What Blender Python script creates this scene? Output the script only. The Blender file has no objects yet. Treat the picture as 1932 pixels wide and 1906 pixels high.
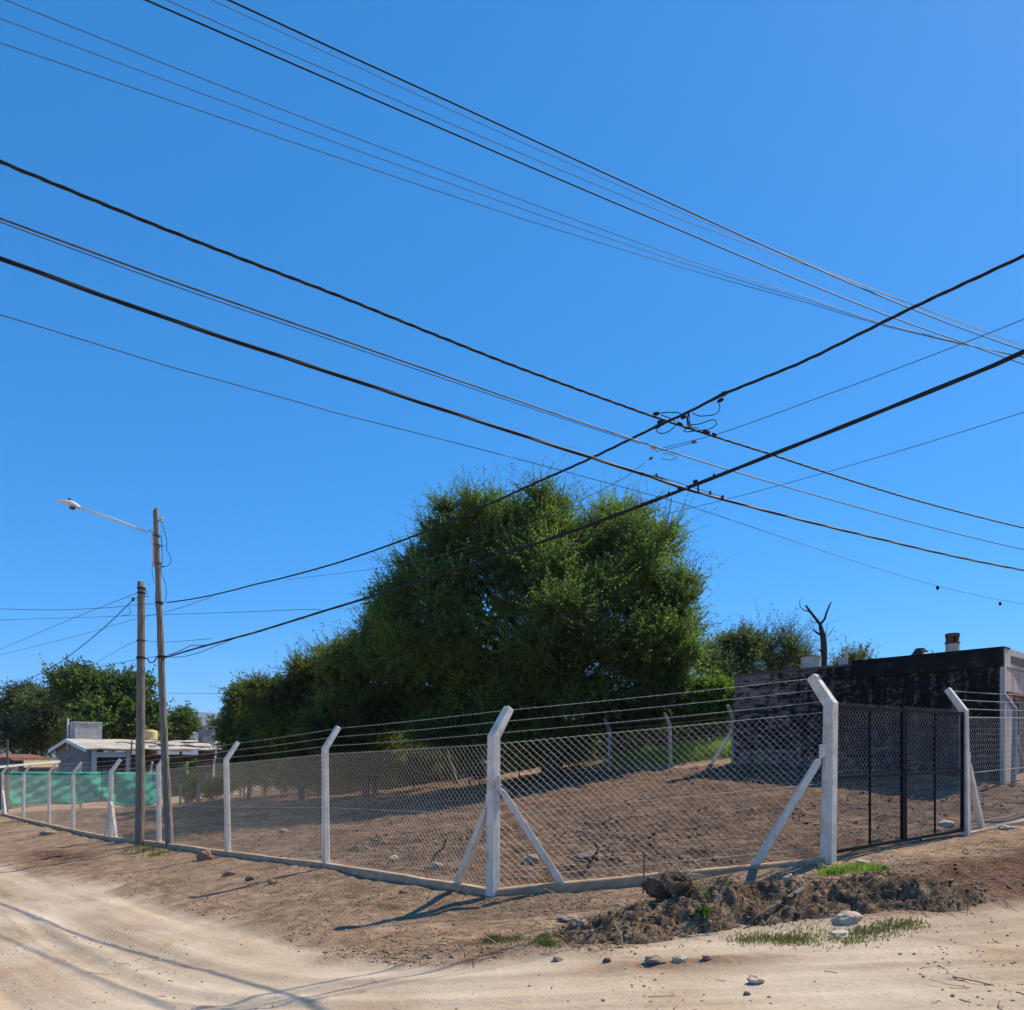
import bpy, bmesh, math, random
import numpy as np
from mathutils import Vector, Matrix, noise as mnoise

# ------------------------------------------------------------------ scene
S = bpy.context.scene
COL = S.collection
R = math.radians

# camera: standing at the street corner, lens raised (shift) so that verticals stay vertical
FPX, CU, HV, EYE = 1487.0, 966.0, 1430.0, 1.73     # focal length, centre column, horizon row, eye height
cd = bpy.data.cameras.new('camera')
cd.sensor_fit = 'HORIZONTAL'; cd.sensor_width = 36.0
cd.lens = FPX / 1932.0 * 36.0
cd.shift_y = (HV - 953.0) / 1932.0
cd.clip_start = 0.05; cd.clip_end = 60000
cam = bpy.data.objects.new('camera', cd); COL.objects.link(cam)
cam.location = (0, 0, EYE); cam.rotation_euler = (R(90), 0, 0)
S.camera = cam

SUN_AZ, SUN_EL = R(57), R(48.5)          # heading measured clockwise from +Y
w = bpy.data.worlds.new('World'); S.world = w; w.use_nodes = True
nt = w.node_tree; nt.nodes.clear()
sky = nt.nodes.new('ShaderNodeTexSky'); sky.sky_type = 'NISHITA'; sky.sun_disc = False
sky.sun_elevation = SUN_EL; sky.sun_rotation = SUN_AZ
sky.altitude = 2500; sky.air_density = 0.6; sky.dust_density = 0.4; sky.ozone_density = 10.0
gam = nt.nodes.new('ShaderNodeGamma'); gam.inputs['Gamma'].default_value = 0.55      # clear mountain-air sky, even from zenith to horizon
hsv = nt.nodes.new('ShaderNodeHueSaturation'); hsv.inputs['Saturation'].default_value = 1.515; hsv.inputs['Value'].default_value = 4.0
hsv.inputs['Hue'].default_value = 0.502
bg = nt.nodes.new('ShaderNodeBackground'); bg.inputs['Strength'].default_value = 0.096
wo = nt.nodes.new('ShaderNodeOutputWorld')
nt.links.new(sky.outputs[0], gam.inputs[0]); nt.links.new(gam.outputs[0], hsv.inputs['Color'])
nt.links.new(hsv.outputs[0], bg.inputs[0]); nt.links.new(bg.outputs[0], wo.inputs[0])

sl = bpy.data.lights.new('sun', 'SUN'); sl.energy = 5.0; sl.angle = R(0.55); sl.color = (1.0, 0.89, 0.71)
so = bpy.data.objects.new('sun', sl); COL.objects.link(so)
sdir = Vector((math.sin(SUN_AZ) * math.cos(SUN_EL), math.cos(SUN_AZ) * math.cos(SUN_EL), math.sin(SUN_EL)))
so.location = (30, 25, 40); so.rotation_euler = sdir.to_track_quat('Z', 'Y').to_euler()

S.view_settings.view_transform = 'Standard'; S.view_settings.look = 'None'
S.view_settings.exposure = 0.35; S.view_settings.gamma = 1.0; S.view_settings.use_curve_mapping = False
S.render.engine = 'CYCLES'
S.cycles.use_denoising = True
S.cycles.denoiser = 'OPENIMAGEDENOISE'; S.cycles.denoising_input_passes = 'RGB_ALBEDO_NORMAL'; S.cycles.denoising_prefilter = 'ACCURATE'
S.cycles.max_bounces = 8; S.cycles.diffuse_bounces = 5; S.cycles.glossy_bounces = 2
S.cycles.transmission_bounces = 5; S.cycles.transparent_max_bounces = 6
S.cycles.caustics_reflective = False; S.cycles.caustics_refractive = False

rng = random.Random(7)
nrg = np.random.default_rng(11)

# ------------------------------------------------------------------ helpers
def P3(u, v, d):
    return Vector(((u - CU) / FPX * d, d, EYE + (HV - v) / FPX * d))

def hdir(deg):
    return Vector((math.sin(R(deg)), math.cos(R(deg)), 0))

def tag(o, label=None, cat=None, group=None, kind=None):
    if label: o['label'] = label
    if cat: o['category'] = cat
    if group: o['group'] = group
    if kind: o['kind'] = kind
    return o

def empty(name, loc=(0, 0, 0)):
    o = bpy.data.objects.new(name, None); COL.objects.link(o); o.location = loc
    o.empty_display_size = 0.2
    bpy.context.view_layer.update() if False else None
    return o

def link(name, me, mat=None, parent=None, smooth=False):
    if mat is not None and not me.materials: me.materials.append(mat)
    o = bpy.data.objects.new(name, me); COL.objects.link(o)
    if parent is not None:
        o.parent = parent
        off = Vector((0, 0, 0)); p = parent
        while p is not None:
            off += Vector(p.location); p = p.parent
        o.location = -off
    if smooth:
        me.polygons.foreach_set('use_smooth', [True] * len(me.polygons))
    return o

class MB:
    """collects vertices and faces in world coordinates"""
    def __init__(s): s.v = []; s.f = []
    def add(s, vs, fs):
        n = len(s.v); s.v += [tuple(x) for x in vs]; s.f += [tuple(i + n for i in f) for f in fs]
    def box(s, c, ex, ey, ez, hx, hy, hz):
        c = Vector(c); ex = Vector(ex) * hx; ey = Vector(ey) * hy; ez = Vector(ez) * hz
        vs = [c + a * ex + b * ey + e * ez for e in (-1, 1) for b in (-1, 1) for a in (-1, 1)]
        s.add(vs, [(0, 2, 3, 1), (4, 5, 7, 6), (0, 1, 5, 4), (2, 6, 7, 3), (0, 4, 6, 2), (1, 3, 7, 5)])
    def abox(s, x0, x1, y0, y1, z0, z1):
        s.box(((x0+x1)/2, (y0+y1)/2, (z0+z1)/2), (1,0,0), (0,1,0), (0,0,1), (x1-x0)/2, (y1-y0)/2, (z1-z0)/2)
    def beam(s, a, b, side, hw, hh):
        """rectangular bar from a to b; side = horizontal axis of its section"""
        a = Vector(a); b = Vector(b); t = (b - a).normalized(); side = Vector(side)
        side = (side - t * side.dot(t)).normalized(); up = t.cross(side)
        s.box((a + b) / 2, t, side, up, (b - a).length / 2, hw, hh)
    def loft(s, rings, caps=True, closed=True):
        n = len(rings[0]); b = len(s.v)
        for r in rings: s.v += [tuple(x) for x in r]
        for i in range(len(rings) - 1):
            for k in range(n if closed else n - 1):
                k2 = (k + 1) % n
                s.f.append((b + i*n + k, b + i*n + k2, b + (i+1)*n + k2, b + (i+1)*n + k))
        if caps:
            s.f.append(tuple(b + k for k in reversed(range(n))))
            m = b + (len(rings) - 1) * n
            s.f.append(tuple(m + k for k in range(n)))
    def tube(s, pts, rad, n=6, caps=True):
        pts = [Vector(p) for p in pts]; m = len(pts)
        if not hasattr(rad, '__len__'): rad = [rad] * m
        t0 = (pts[1] - pts[0]).normalized()
        ref = Vector((0, 0, 1)) if abs(t0.z) < 0.9 else Vector((1, 0, 0))
        x = t0.cross(ref).normalized(); rings = []
        for i, p in enumerate(pts):
            t = (pts[min(i+1, m-1)] - pts[max(i-1, 0)]).normalized()
            x = (x - t * x.dot(t)).normalized(); y = t.cross(x)
            rings.append([p + (x * math.cos(2*math.pi*k/n) + y * math.sin(2*math.pi*k/n)) * rad[i] for k in range(n)])
        s.loft(rings, caps)
    def cyl(s, c, r0, r1, h, n=20):
        c = Vector(c)
        s.loft([[c + Vector((r*math.cos(2*math.pi*k/n), r*math.sin(2*math.pi*k/n), z)) for k in range(n)] for r, z in ((r0, 0), (r1, h))])
    def lathe(s, c, prof, n=20):
        c = Vector(c)
        s.loft([[c + Vector((r*math.cos(2*math.pi*k/n), r*math.sin(2*math.pi*k/n), z)) for k in range(n)] for r, z in prof])
    def build(s, name, mat=None, parent=None, smooth=False):
        me = bpy.data.meshes.new(name); me.from_pydata(s.v, [], s.f); me.update()
        return link(name, me, mat, parent, smooth)

def np_mesh(name, V, F, mat=None, parent=None, smooth=False):
    V = np.asarray(V, dtype=np.float32); F = np.asarray(F, dtype=np.int32); k = F.shape[1]
    me = bpy.data.meshes.new(name)
    me.vertices.add(len(V)); me.vertices.foreach_set('co', V.ravel())
    me.loops.add(F.size); me.loops.foreach_set('vertex_index', F.ravel())
    me.polygons.add(len(F)); me.polygons.foreach_set('loop_start', np.arange(0, F.size, k, dtype=np.int32))
    me.polygons.foreach_set('loop_total', np.full(len(F), k, dtype=np.int32))
    me.update(calc_edges=True)
    return link(name, me, mat, parent, smooth)

# vectorised value noise
def _h(ix, iy, s):
    n = (ix.astype(np.int64) * 374761393 + iy.astype(np.int64) * 668265263 + s * 1442695041) & 0xffffffff
    n = ((n ^ (n >> 13)) * 1274126177) & 0xffffffff
    return ((n ^ (n >> 16)) & 0xffff) / 65535.0
def vnoise(x, y, s=0):
    x = np.asarray(x, float); y = np.asarray(y, float)
    ix = np.floor(x); iy = np.floor(y); fx = x - ix; fy = y - iy
    fx = fx*fx*(3-2*fx); fy = fy*fy*(3-2*fy)
    a = _h(ix, iy, s); b = _h(ix+1, iy, s); c = _h(ix, iy+1, s); d = _h(ix+1, iy+1, s)
    return (a*(1-fx)+b*fx)*(1-fy) + (c*(1-fx)+d*fx)*fy - 0.5
def fbm(x, y, o=4, s=0, g=0.5):
    r = 0; a = 1.0
    for i in range(o):
        r = r + a * vnoise(x * 2**i + 17.3*i, y * 2**i - 9.1*i, s + i); a *= g
    return r

# ------------------------------------------------------------------ materials
def new_mat(name):
    m = bpy.data.materials.new(name); m.use_nodes = True
    n = m.node_tree; n.nodes.clear()
    return m, n
def N(n, t, **kw):
    nd = n.nodes.new(t)
    for k, v in kw.items():
        if k in nd.inputs: nd.inputs[k].default_value = v
        else: setattr(nd, k, v)
    return nd
def L(n, a, b): n.links.new(a, b)
def noise_node(n, scale, detail=6, rough=0.6, vec=None, dist=0.0):
    t = N(n, 'ShaderNodeTexNoise'); t.inputs['Scale'].default_value = scale
    t.inputs['Detail'].default_value = detail; t.inputs['Roughness'].default_value = rough
    t.inputs['Distortion'].default_value = dist
    if vec is not None: L(n, vec, t.inputs['Vector'])
    return t.outputs['Fac']
def ramp(n, fac, stops, interp='LINEAR'):
    r = N(n, 'ShaderNodeValToRGB'); L(n, fac, r.inputs[0]); e = r.color_ramp.elements
    r.color_ramp.interpolation = interp
    while len(e) < len(stops): e.new(0.5)
    for el, (p, c) in zip(e, stops):
        el.position = p; el.color = (*c, 1) if hasattr(c, '__len__') else (c, c, c, 1)
    return r.outputs[0]
def mix(n, fac, a, b, mode='MIX'):
    m = N(n, 'ShaderNodeMix'); m.data_type = 'RGBA'; m.blend_type = mode
    for s, v in ((m.inputs[0], fac), (m.inputs[6], a), (m.inputs[7], b)):
        if hasattr(v, 'is_linked'): L(n, v, s)
        elif hasattr(v, '__len__'): s.default_value = (*v, 1)
        else: s.default_value = v
    return m.outputs[2]
def math_n(n, op, a, b=0.0, clamp=False):
    m = N(n, 'ShaderNodeMath'); m.operation = op; m.use_clamp = clamp
    for s, v in ((m.inputs[0], a), (m.inputs[1], b)):
        if hasattr(v, 'is_linked'): L(n, v, s)
        else: s.default_value = v
    return m.outputs[0]
def finish(m, n, col, rough=0.9, bump=None, bstr=0.3, bdist=0.02, metal=0.0, spec=0.3):
    b = N(n, 'ShaderNodeBsdfPrincipled')
    for s, v in ((b.inputs['Base Color'], col), (b.inputs['Roughness'], rough), (b.inputs['Metallic'], metal)):
        if hasattr(v, 'is_linked'): L(n, v, s)
        elif hasattr(v, '__len__'): s.default_value = (*v, 1)
        else: s.default_value = v
    b.inputs['Specular IOR Level'].default_value = spec
    if bump is not None:
        bp = N(n, 'ShaderNodeBump'); bp.inputs['Strength'].default_value = bstr; bp.inputs['Distance'].default_value = bdist
        L(n, bump, bp.inputs['Height']); L(n, bp.outputs[0], b.inputs['Normal'])
    o = N(n, 'ShaderNodeOutputMaterial'); L(n, b.outputs[0], o.inputs[0])
    return m
def wpos(n): return N(n, 'ShaderNodeNewGeometry').outputs['Position']
def opos(n): return N(n, 'ShaderNodeTexCoord').outputs['Object']
def scaled(n, vec, s):
    m = N(n, 'ShaderNodeMapping'); L(n, vec, m.inputs['Vector']); m.inputs['Scale'].default_value = s
    return m.outputs[0]

def mottled(name, c0, c1, scale=8, rough=0.85, bstr=0.3, bdist=0.01, metal=0.0, stretch=None, c2=None, spec=0.3):
    m, n = new_mat(name); p = wpos(n)
    if stretch: p = scaled(n, p, stretch)
    f = noise_node(n, scale, 8, 0.65, p)
    stops = [(0.3, c0), (0.7, c1)] if c2 is None else [(0.28, c0), (0.52, c1), (0.72, c2)]
    c = ramp(n, f, stops)
    f2 = noise_node(n, scale * 6, 4, 0.6, p)
    c = mix(n, 0.35, c, ramp(n, f2, [(0.3, 0.35), (0.7, 0.65)]), 'OVERLAY')
    return finish(m, n, c, rough, math_n(n, 'ADD', f, f2), bstr, bdist, metal, spec)

M = {}
def concrete_material():
    m, n = new_mat('fence_concrete'); p = wpos(n)
    a = noise_node(n, 4.0, 8, .65, p); st = noise_node(n, 1.0, 6, .65, scaled(n, p, (22, 22, 1.3))); f = noise_node(n, 45, 5, .7, p); pit = noise_node(n, 120, 2, .5, p)
    c = ramp(n, a, [(.28, (.50,.435,.34)), (.5, (.71,.635,.52)), (.72, (.82,.75,.63))])
    c = mix(n, .75, c, ramp(n, st, [(.30, .25), (.48, .52), (.7, .58)]), 'OVERLAY')
    c = mix(n, .45, c, ramp(n, f, [(.3, .28), (.6, .58)]), 'OVERLAY')
    c = mix(n, ramp(n, pit, [(.62, 0.0), (.72, .6)]), c, (.16,.14,.115))
    return finish(m, n, c, .92, math_n(n, 'ADD', f, math_n(n, 'MULTIPLY', pit, -.6)), .5, .008, spec=.2)
M['concrete'] = concrete_material()
M['concrete_grey'] = mottled('grey_concrete', (.20,.19,.165), (.36,.33,.29), 4, .95, .4, .008)  # darker, greyer version of the fence concrete
M['plinth'] = mottled('plinth_concrete', (.30,.19,.115), (.45,.31,.20), 4, .95, .5, .012, c2=(.55,.41,.285))
M['galv'] = mottled('galvanised_wire', (.42,.395,.36), (.60,.57,.52), 30, .5, 0, .001, .2)
M['black_iron'] = mottled('black_painted_iron', (.006,.006,.006), (.014,.013,.012), 20, .7, .1, .002, spec=.12)
M['dark_wire'] = mottled('dark_gate_wire', (.05,.05,.05), (.12,.12,.12), 30, .5, 0, .001, .4)
M['cable'] = mottled('black_cable', (.012,.012,.013), (.03,.03,.032), 15, .62, 0, .002, spec=.15)
M['cable_grey'] = mottled('weathered_cable', (.05,.05,.054), (.11,.11,.115), 12, .6, 0, .002, spec=.2)
M['alu_wire'] = mottled('aluminium_conductor', (.07,.07,.075), (.13,.13,.135), 12, .6, 0, .002, 0, spec=.2)
M['pole_wood'] = mottled('weathered_pole_wood', (.075,.062,.048), (.20,.175,.14), 3.0, .9, .6, .012, stretch=(14, 14, .8), c2=(.31,.285,.235))
M['lamp_metal'] = mottled('lamp_galvanised', (.58,.57,.55), (.72,.71,.68), 10, .5, .1, .002, .0)
M['lamp_dark'] = mottled('lamp_dark_rim', (.06,.06,.07), (.11,.11,.12), 10, .5, .1, .002)
M['stone_pale'] = mottled('pale_river_stone', (.38,.30,.21), (.58,.475,.35), 9, .9, .5, .01)
M['stone_red'] = mottled('reddish_boulder', (.13,.075,.05), (.26,.15,.10), 7, .85, .5, .01, c2=(.33,.22,.15))
M['stone_dark'] = mottled('dark_stone', (.10,.075,.06), (.20,.155,.125), 9, .9, .5, .008)
M['stone_grey'] = mottled('grey_stone', (.20,.15,.105), (.34,.265,.195), 9, .9, .6, .01)
M['clod'] = mottled('soil_clod', (.055,.038,.026), (.15,.105,.075), 10, .95, .7, .02)
M['root'] = mottled('dry_root', (.10,.075,.05), (.27,.21,.14), 12, .95, .4, .005)
M['straw'] = mottled('dry_straw', (.25,.18,.105), (.46,.35,.22), 6, .9, 0, .002)
M['bark'] = mottled('bark', (.045,.035,.028), (.13,.105,.085), 4, .95, .8, .02, stretch=(5,5,1))
M['bark_pale'] = mottled('pale_bark', (.10,.085,.068), (.21,.18,.145), 4, .95, .7, .02, stretch=(5,5,1))
M['deadwood'] = mottled('dead_wood', (.03,.024,.02), (.085,.068,.055), 4, .95, .8, .02, stretch=(5,5,1))

def leaf_mat(name, dark, lite, yellow, patch=0.5, trans=0.3):
    m, n = new_mat(name)
    g = N(n, 'ShaderNodeNewGeometry')
    rnd = g.outputs['Random Per Island']
    f = noise_node(n, patch, 3, 0.5, g.outputs['Position'])
    c = ramp(n, f, [(0.36, dark), (0.52, lite), (0.70, yellow)])
    c = mix(n, 0.55, c, ramp(n, rnd, [(0.0, 0.22), (0.6, 0.5), (1.0, 0.74)]), 'OVERLAY')
    d = N(n, 'ShaderNodeBsdfPrincipled'); L(n, c, d.inputs['Base Color'])
    d.inputs['Roughness'].default_value = 0.55; d.inputs['Specular IOR Level'].default_value = 0.35
    t = N(n, 'ShaderNodeBsdfTranslucent')
    L(n, mix(n, 1.0, c, (1.0, 1.25, 0.55), 'MULTIPLY'), t.inputs['Color'])
    ms = N(n, 'ShaderNodeMixShader'); ms.inputs[0].default_value = trans
    L(n, d.outputs[0], ms.inputs[1]); L(n, t.outputs[0], ms.inputs[2])
    o = N(n, 'ShaderNodeOutputMaterial'); L(n, ms.outputs[0], o.inputs[0])
    return m
M['leaf_big'] = leaf_mat('leaf_small_glossy', (.112,.160,.046), (.172,.242,.058), (.28,.335,.066), .42, .5)
M['leaf_thicket'] = leaf_mat('leaf_thicket', (.098,.116,.036), (.158,.182,.045), (.30,.295,.058), .45, .48)
M['leaf_olive'] = leaf_mat('leaf_olive', (.080,.100,.042), (.130,.155,.058), (.170,.190,.070), .3, .45)
M['leaf_fig'] = leaf_mat('leaf_fig', (.075,.110,.034), (.125,.175,.046), (.165,.220,.052), .3, .45)
M['leaf_grey'] = leaf_mat('leaf_grey_green', (.10,.128,.058), (.155,.185,.080), (.200,.225,.085), .5, .45)
M['leaf_bright'] = leaf_mat('leaf_bright', (.065,.120,.020), (.11,.20,.025), (.17,.27,.03), .6, .4)
M['grass'] = leaf_mat('grass_blade', (.10,.115,.03), (.15,.175,.04), (.30,.28,.10), 5.0, .35)
M['grass_lush'] = leaf_mat('grass_lush', (.17,.25,.04), (.24,.34,.05), (.34,.40,.07), 1.5, .45)
M['grass_dry'] = leaf_mat('grass_dry', (.13,.12,.045), (.20,.19,.07), (.30,.26,.12), 3.0, .3)

# ------------------------------------------------------------------ plan of the place
LH, RH = -41.0, 50.5                       # headings of the two streets
LD, RD = hdir(LH), hdir(RH)
PP = Vector((-.25, 10.26, 0)); QQ = Vector((4.10, 10.22, 0)); RR = Vector((7.44, 12.93, 0))
LIN = Vector((.755, .656, 0)); RIN = Vector((-.636, .772, 0))     # inward normals of left and right fence
def on_left(u):
    k = (u - CU) / FPX; t = math.tan(R(LH))
    d = (PP.x - t * PP.y) / (k - t)
    return Vector((k * d, d, 0))
left_posts = [(930, 1680), (615, 1630), (430, 1608), (300, 1590), (209, 1580), (138, 1566), (93, 1556), (44, 1545), (5, 1535)]
LP = []
for u, v in left_posts:
    p = PP.copy() if u == 930 else on_left(u)
    p.z = EYE - (v - HV) / FPX * p.y; LP.append(p)
PP.z = LP[0].z; QQ.z = .424; RR.z = .495
EE = RR + RD * 2.75; EE.z = .61            # right fence where it leaves the frame
FE = RR + RD * 6.2; FE.z = .95             # its far end by the building
BC0 = Vector((11.2, 18.0, 0)); BC1 = Vector((6.6, 23.4, 0))       # building corners: near, far
BDIR = (BC1 - BC0).normalized()
BKEND = Vector((-14.7, 47.9, 0))

# ------------------------------------------------------------------ terrain height
cp = []
for i, p in enumerate(LP):
    if i in (0,): continue
    cp.append((p.x + LIN.x*.35, p.y + LIN.y*.35, p.z - .02)); cp.append((p.x - LIN.x*.45, p.y - LIN.y*.45, p.z - .14))
cp += [(-.25, 10.26, -.06), (-.35, 9.9, -.13), (.2, 10.7, .0), (1.9, 10.6, .17), (1.9, 9.9, .10), (4.1, 10.5, .38), (4.2, 9.9, .34),
       (RR.x, RR.y, .47), (RR.x+.3, RR.y-.35, .43), (5.7, 11.3, .42), (6.1, 11.0, .38), (EE.x-.2, EE.y+.25, .60), (EE.x+.3, EE.y-.4, .52),
       (11.2, 18.0, 1.22), (10.2, 17.2, 1.10), (6.6, 23.4, 1.56), (9.0, 20.6, 1.40), (5.07, 25.2, 1.38), (3.4, 27.1, 1.28), (1.2, 29.3, 1.05),
       (-4, 35, .55), (-9, 41, .15), (-14.7, 47.9, -.15), (5.5, 30, 2.0), (8, 28, 2.2), (1.0, 33, 1.3), (-4, 40, .8), (-10, 48, .4),
       (-19.8, 43.7, -.91), (-29, 52, -1.0), (-22, 58, -.8), (-40, 50, -1.3), (-30, 70, -1.0),
       (-4.3, 11.9, -.44), (-.2, 7.3, -.12), (2.7, 6.3, .06), (6.0, 8.4, .26), (10, 12, .48), (-11.9, 18.3, -.88), (0, 0, .10), (-3, 5.5, -.20),
       (0, 5.5, -.03), (3.5, 5.0, .10), (-28, 33, -1.25), (-12, 10, -.72), (15, 14.5, .85), (22, 20, 1.2), (0, -8, .1), (-9, 3, -.5), (8, 3, .3),
       (-40, 40, -1.5), (-60, 20, -1.8), (50, 10, 1.6), (40, 50, 2.4), (0, 80, 1.5), (-50, 90, -.5), (0, -50, 0), (60, 90, 2.5), (20, 40, 2.3)]
cp = np.array(cp)
def _tps_k(r2): return 0.5 * r2 * np.log(r2 + 1e-9)
_X = cp[:, :2]; _n = len(_X)
_K = _tps_k(((_X[:, None] - _X[None]) ** 2).sum(-1)) + np.eye(_n) * 0.15
_Pm = np.c_[np.ones(_n), _X]
_A = np.block([[_K, _Pm], [_Pm.T, np.zeros((3, 3))]])
_sol = np.linalg.solve(_A, np.r_[cp[:, 2], np.zeros(3)])
def base_h(x, y):
    x = np.asarray(x, float).ravel(); y = np.asarray(y, float).ravel(); out = np.empty_like(x)
    rr = np.hypot(x, y); k = np.minimum(1, 75 / np.maximum(rr, 1e-6)); xx = x * k; yy = y * k
    for i in range(0, len(x), 20000):
        sl_ = slice(i, i + 20000)
        r2 = (xx[sl_, None] - _X[None, :, 0]) ** 2 + (yy[sl_, None] - _X[None, :, 1]) ** 2
        out[sl_] = _tps_k(r2) @ _sol[:_n] + _sol[_n] + _sol[_n+1] * xx[sl_] + _sol[_n+2] * yy[sl_]
    return out

POLY = np.array([(LP[-1].x, LP[-1].y), (PP.x, PP.y), (QQ.x, QQ.y), (FE.x, FE.y)])
FARL = POLY[1] + (POLY[0] - POLY[1]) * 3; FARR = POLY[2] + (POLY[3] - POLY[2]) * 8
SPL = np.array([FARL, POLY[1], POLY[2], FARR])
def street_coords(x, y):
    """s along the fence line, t distance from it (positive on the street side)"""
    x = np.asarray(x, float); y = np.asarray(y, float)
    best = np.full(x.shape, 1e9); S_ = np.zeros(x.shape); acc = -np.hypot(*(SPL[1] - SPL[0])); 
    for a, b in zip(SPL[:-1], SPL[1:]):
        ab = b - a; ll = np.hypot(*ab)
        t = np.clip(((x - a[0]) * ab[0] + (y - a[1]) * ab[1]) / ll**2, 0, 1)
        dd = np.hypot(x - a[0] - t*ab[0], y - a[1] - t*ab[1])
        m = dd < best; best = np.where(m, dd, best); S_ = np.where(m, acc + t * ll, S_); acc += ll
    d1 = (x - PP.x) * LIN.x + (y - PP.y) * LIN.y
    oc = np.array([-(QQ.y - PP.y), QQ.x - PP.x]); oc = oc / np.hypot(*oc)
    d2 = (x - PP.x) * oc[0] + (y - PP.y) * oc[1]
    d3 = (x - QQ.x) * RIN.x + (y - QQ.y) * RIN.y
    inside = np.minimum(np.minimum(d1, d2), d3) > 0
    return S_, np.where(inside, -best, best)
def lot_mask(x, y):
    s, t = street_coords(x, y)
    bx = (x - BC1.x) * BDIR.y - (y - BC1.y) * BDIR.x           # beyond boundary with the building
    ex = (x - LP[-1].x) * LD.x + (y - LP[-1].y) * LD.y
    return (t < 0) & (bx < 0.0) & (ex < 0)
def smooth(a, b, x): 
    k = np.clip((x - a) / (b - a), 0, 1); return k*k*(3-2*k)
def road_amount(x, y):
    s, t = street_coords(x, y)
    edge = 2.25 + 0.055 * np.clip(-s, 0, 40) + 0.55 * fbm(x*.45, y*.45, 3, 5) + .25 * fbm(x*2.2, y*2.2, 2, 9)
    edge = edge + 0.6 * np.exp(-((s - 0.3) / 1.6)**2)
    return smooth(edge - .25, edge + .3, t)
def red_amount(x, y):
    a = np.exp(-(((x + 12.0)*.755 + (y - 20.9)*.656) / .75)**2 - (((x + 12.0)*-.656 + (y - 20.9)*.755) / 2.6)**2)
    b = np.exp(-(((x - 6.4)*.64 - (y - 9.8)*.77) / .75)**2 - (((x - 6.4)*.77 + (y - 9.8)*.64) / 2.3)**2)
    c = .8*np.exp(-(((x - 1.5)/.8)**2 + ((y - 6.8)/.22)**2))
    return np.clip(1.15 * (a + 1.5*b + c) + .5 * fbm(x*1.3, y*1.3, 3, 21) * (a + b + c), 0, 1)
def height(x, y, detail=True):
    x = np.atleast_1d(np.asarray(x, float)); y = np.atleast_1d(np.asarray(y, float)); sh = x.shape
    xf, yf = x.ravel(), y.ravel()
    z = base_h(xf, yf)
    if detail:
        s, t = street_coords(xf, yf); ra = road_amount(xf, yf); near = 1 - smooth(28, 60, np.hypot(xf, yf))
        lot = lot_mask(xf, yf).astype(float)
        z = z + near * (1-ra) * (.05 * fbm(xf*.9, yf*.9, 3, 1) + .030 * fbm(xf*4, yf*4, 3, 2))
        z = z + near * lot * (.10 * fbm(xf*.8, yf*.8, 3, 31) + .055 * fbm(xf*2.6, yf*3.8, 4, 33, .6)) * smooth(.1, .9, -t)
        mr_ = .88*xf - .47*yf; mr2 = .47*xf + .88*yf
        z = z + near * lot * .07 * fbm(mr_*.7, mr2*4.5, 3, 35) * smooth(.2, 1.0, -t)
        z = z + near * red_amount(xf, yf) * (.10 * fbm(xf*2.5, yf*2.5, 4, 41, .6) + .03)
        z = z + near * ra * (.012 * fbm(xf*3, yf*3, 3, 3) + .03*fbm(s*.06, t*1.1, 2, 7) + .012*fbm(s*.2, t*5, 2, 8))
        z = z - .05 * ra * near
        for k, t0 in enumerate((3.35, 4.05, 4.95, 5.6, 6.5)):
            tc = t0 + .22*np.sin(s*.23 + k*1.9) + .25*fbm(s*.15, s*0 + k*7.7, 2, 71) + .02*np.abs(s)
            q = (t - tc) / .11
            z = z + near * ra * (.016 + .010*np.sin(k*2.3)) * (-np.exp(-q*q) + .55*np.exp(-((np.abs(q) - 1.5)/.55)**2)) * np.clip(.55 + 1.6*fbm(s*.3, t*0 + k*3.1, 2, 72), 0, 1)
        z = z + np.hypot(xf, yf).clip(60, None).__sub__(60).clip(0, 400) * 0.0
    return z.reshape(sh)
def H(x, y): return float(height(np.array([x]), np.array([y]))[0])
def G(u, v):
    """ground point seen at picture position u, v"""
    ds = np.concatenate([np.arange(3, 20, .03), np.arange(20, 70, .15)])
    xs = (u - CU) / FPX * ds; zs = EYE + (HV - v) / FPX * ds
    hh = height(xs, ds)
    i = int(np.argmax(hh > zs)) if (hh > zs).any() else len(ds) - 1
    return Vector((xs[i], ds[i], hh[i]))

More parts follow.
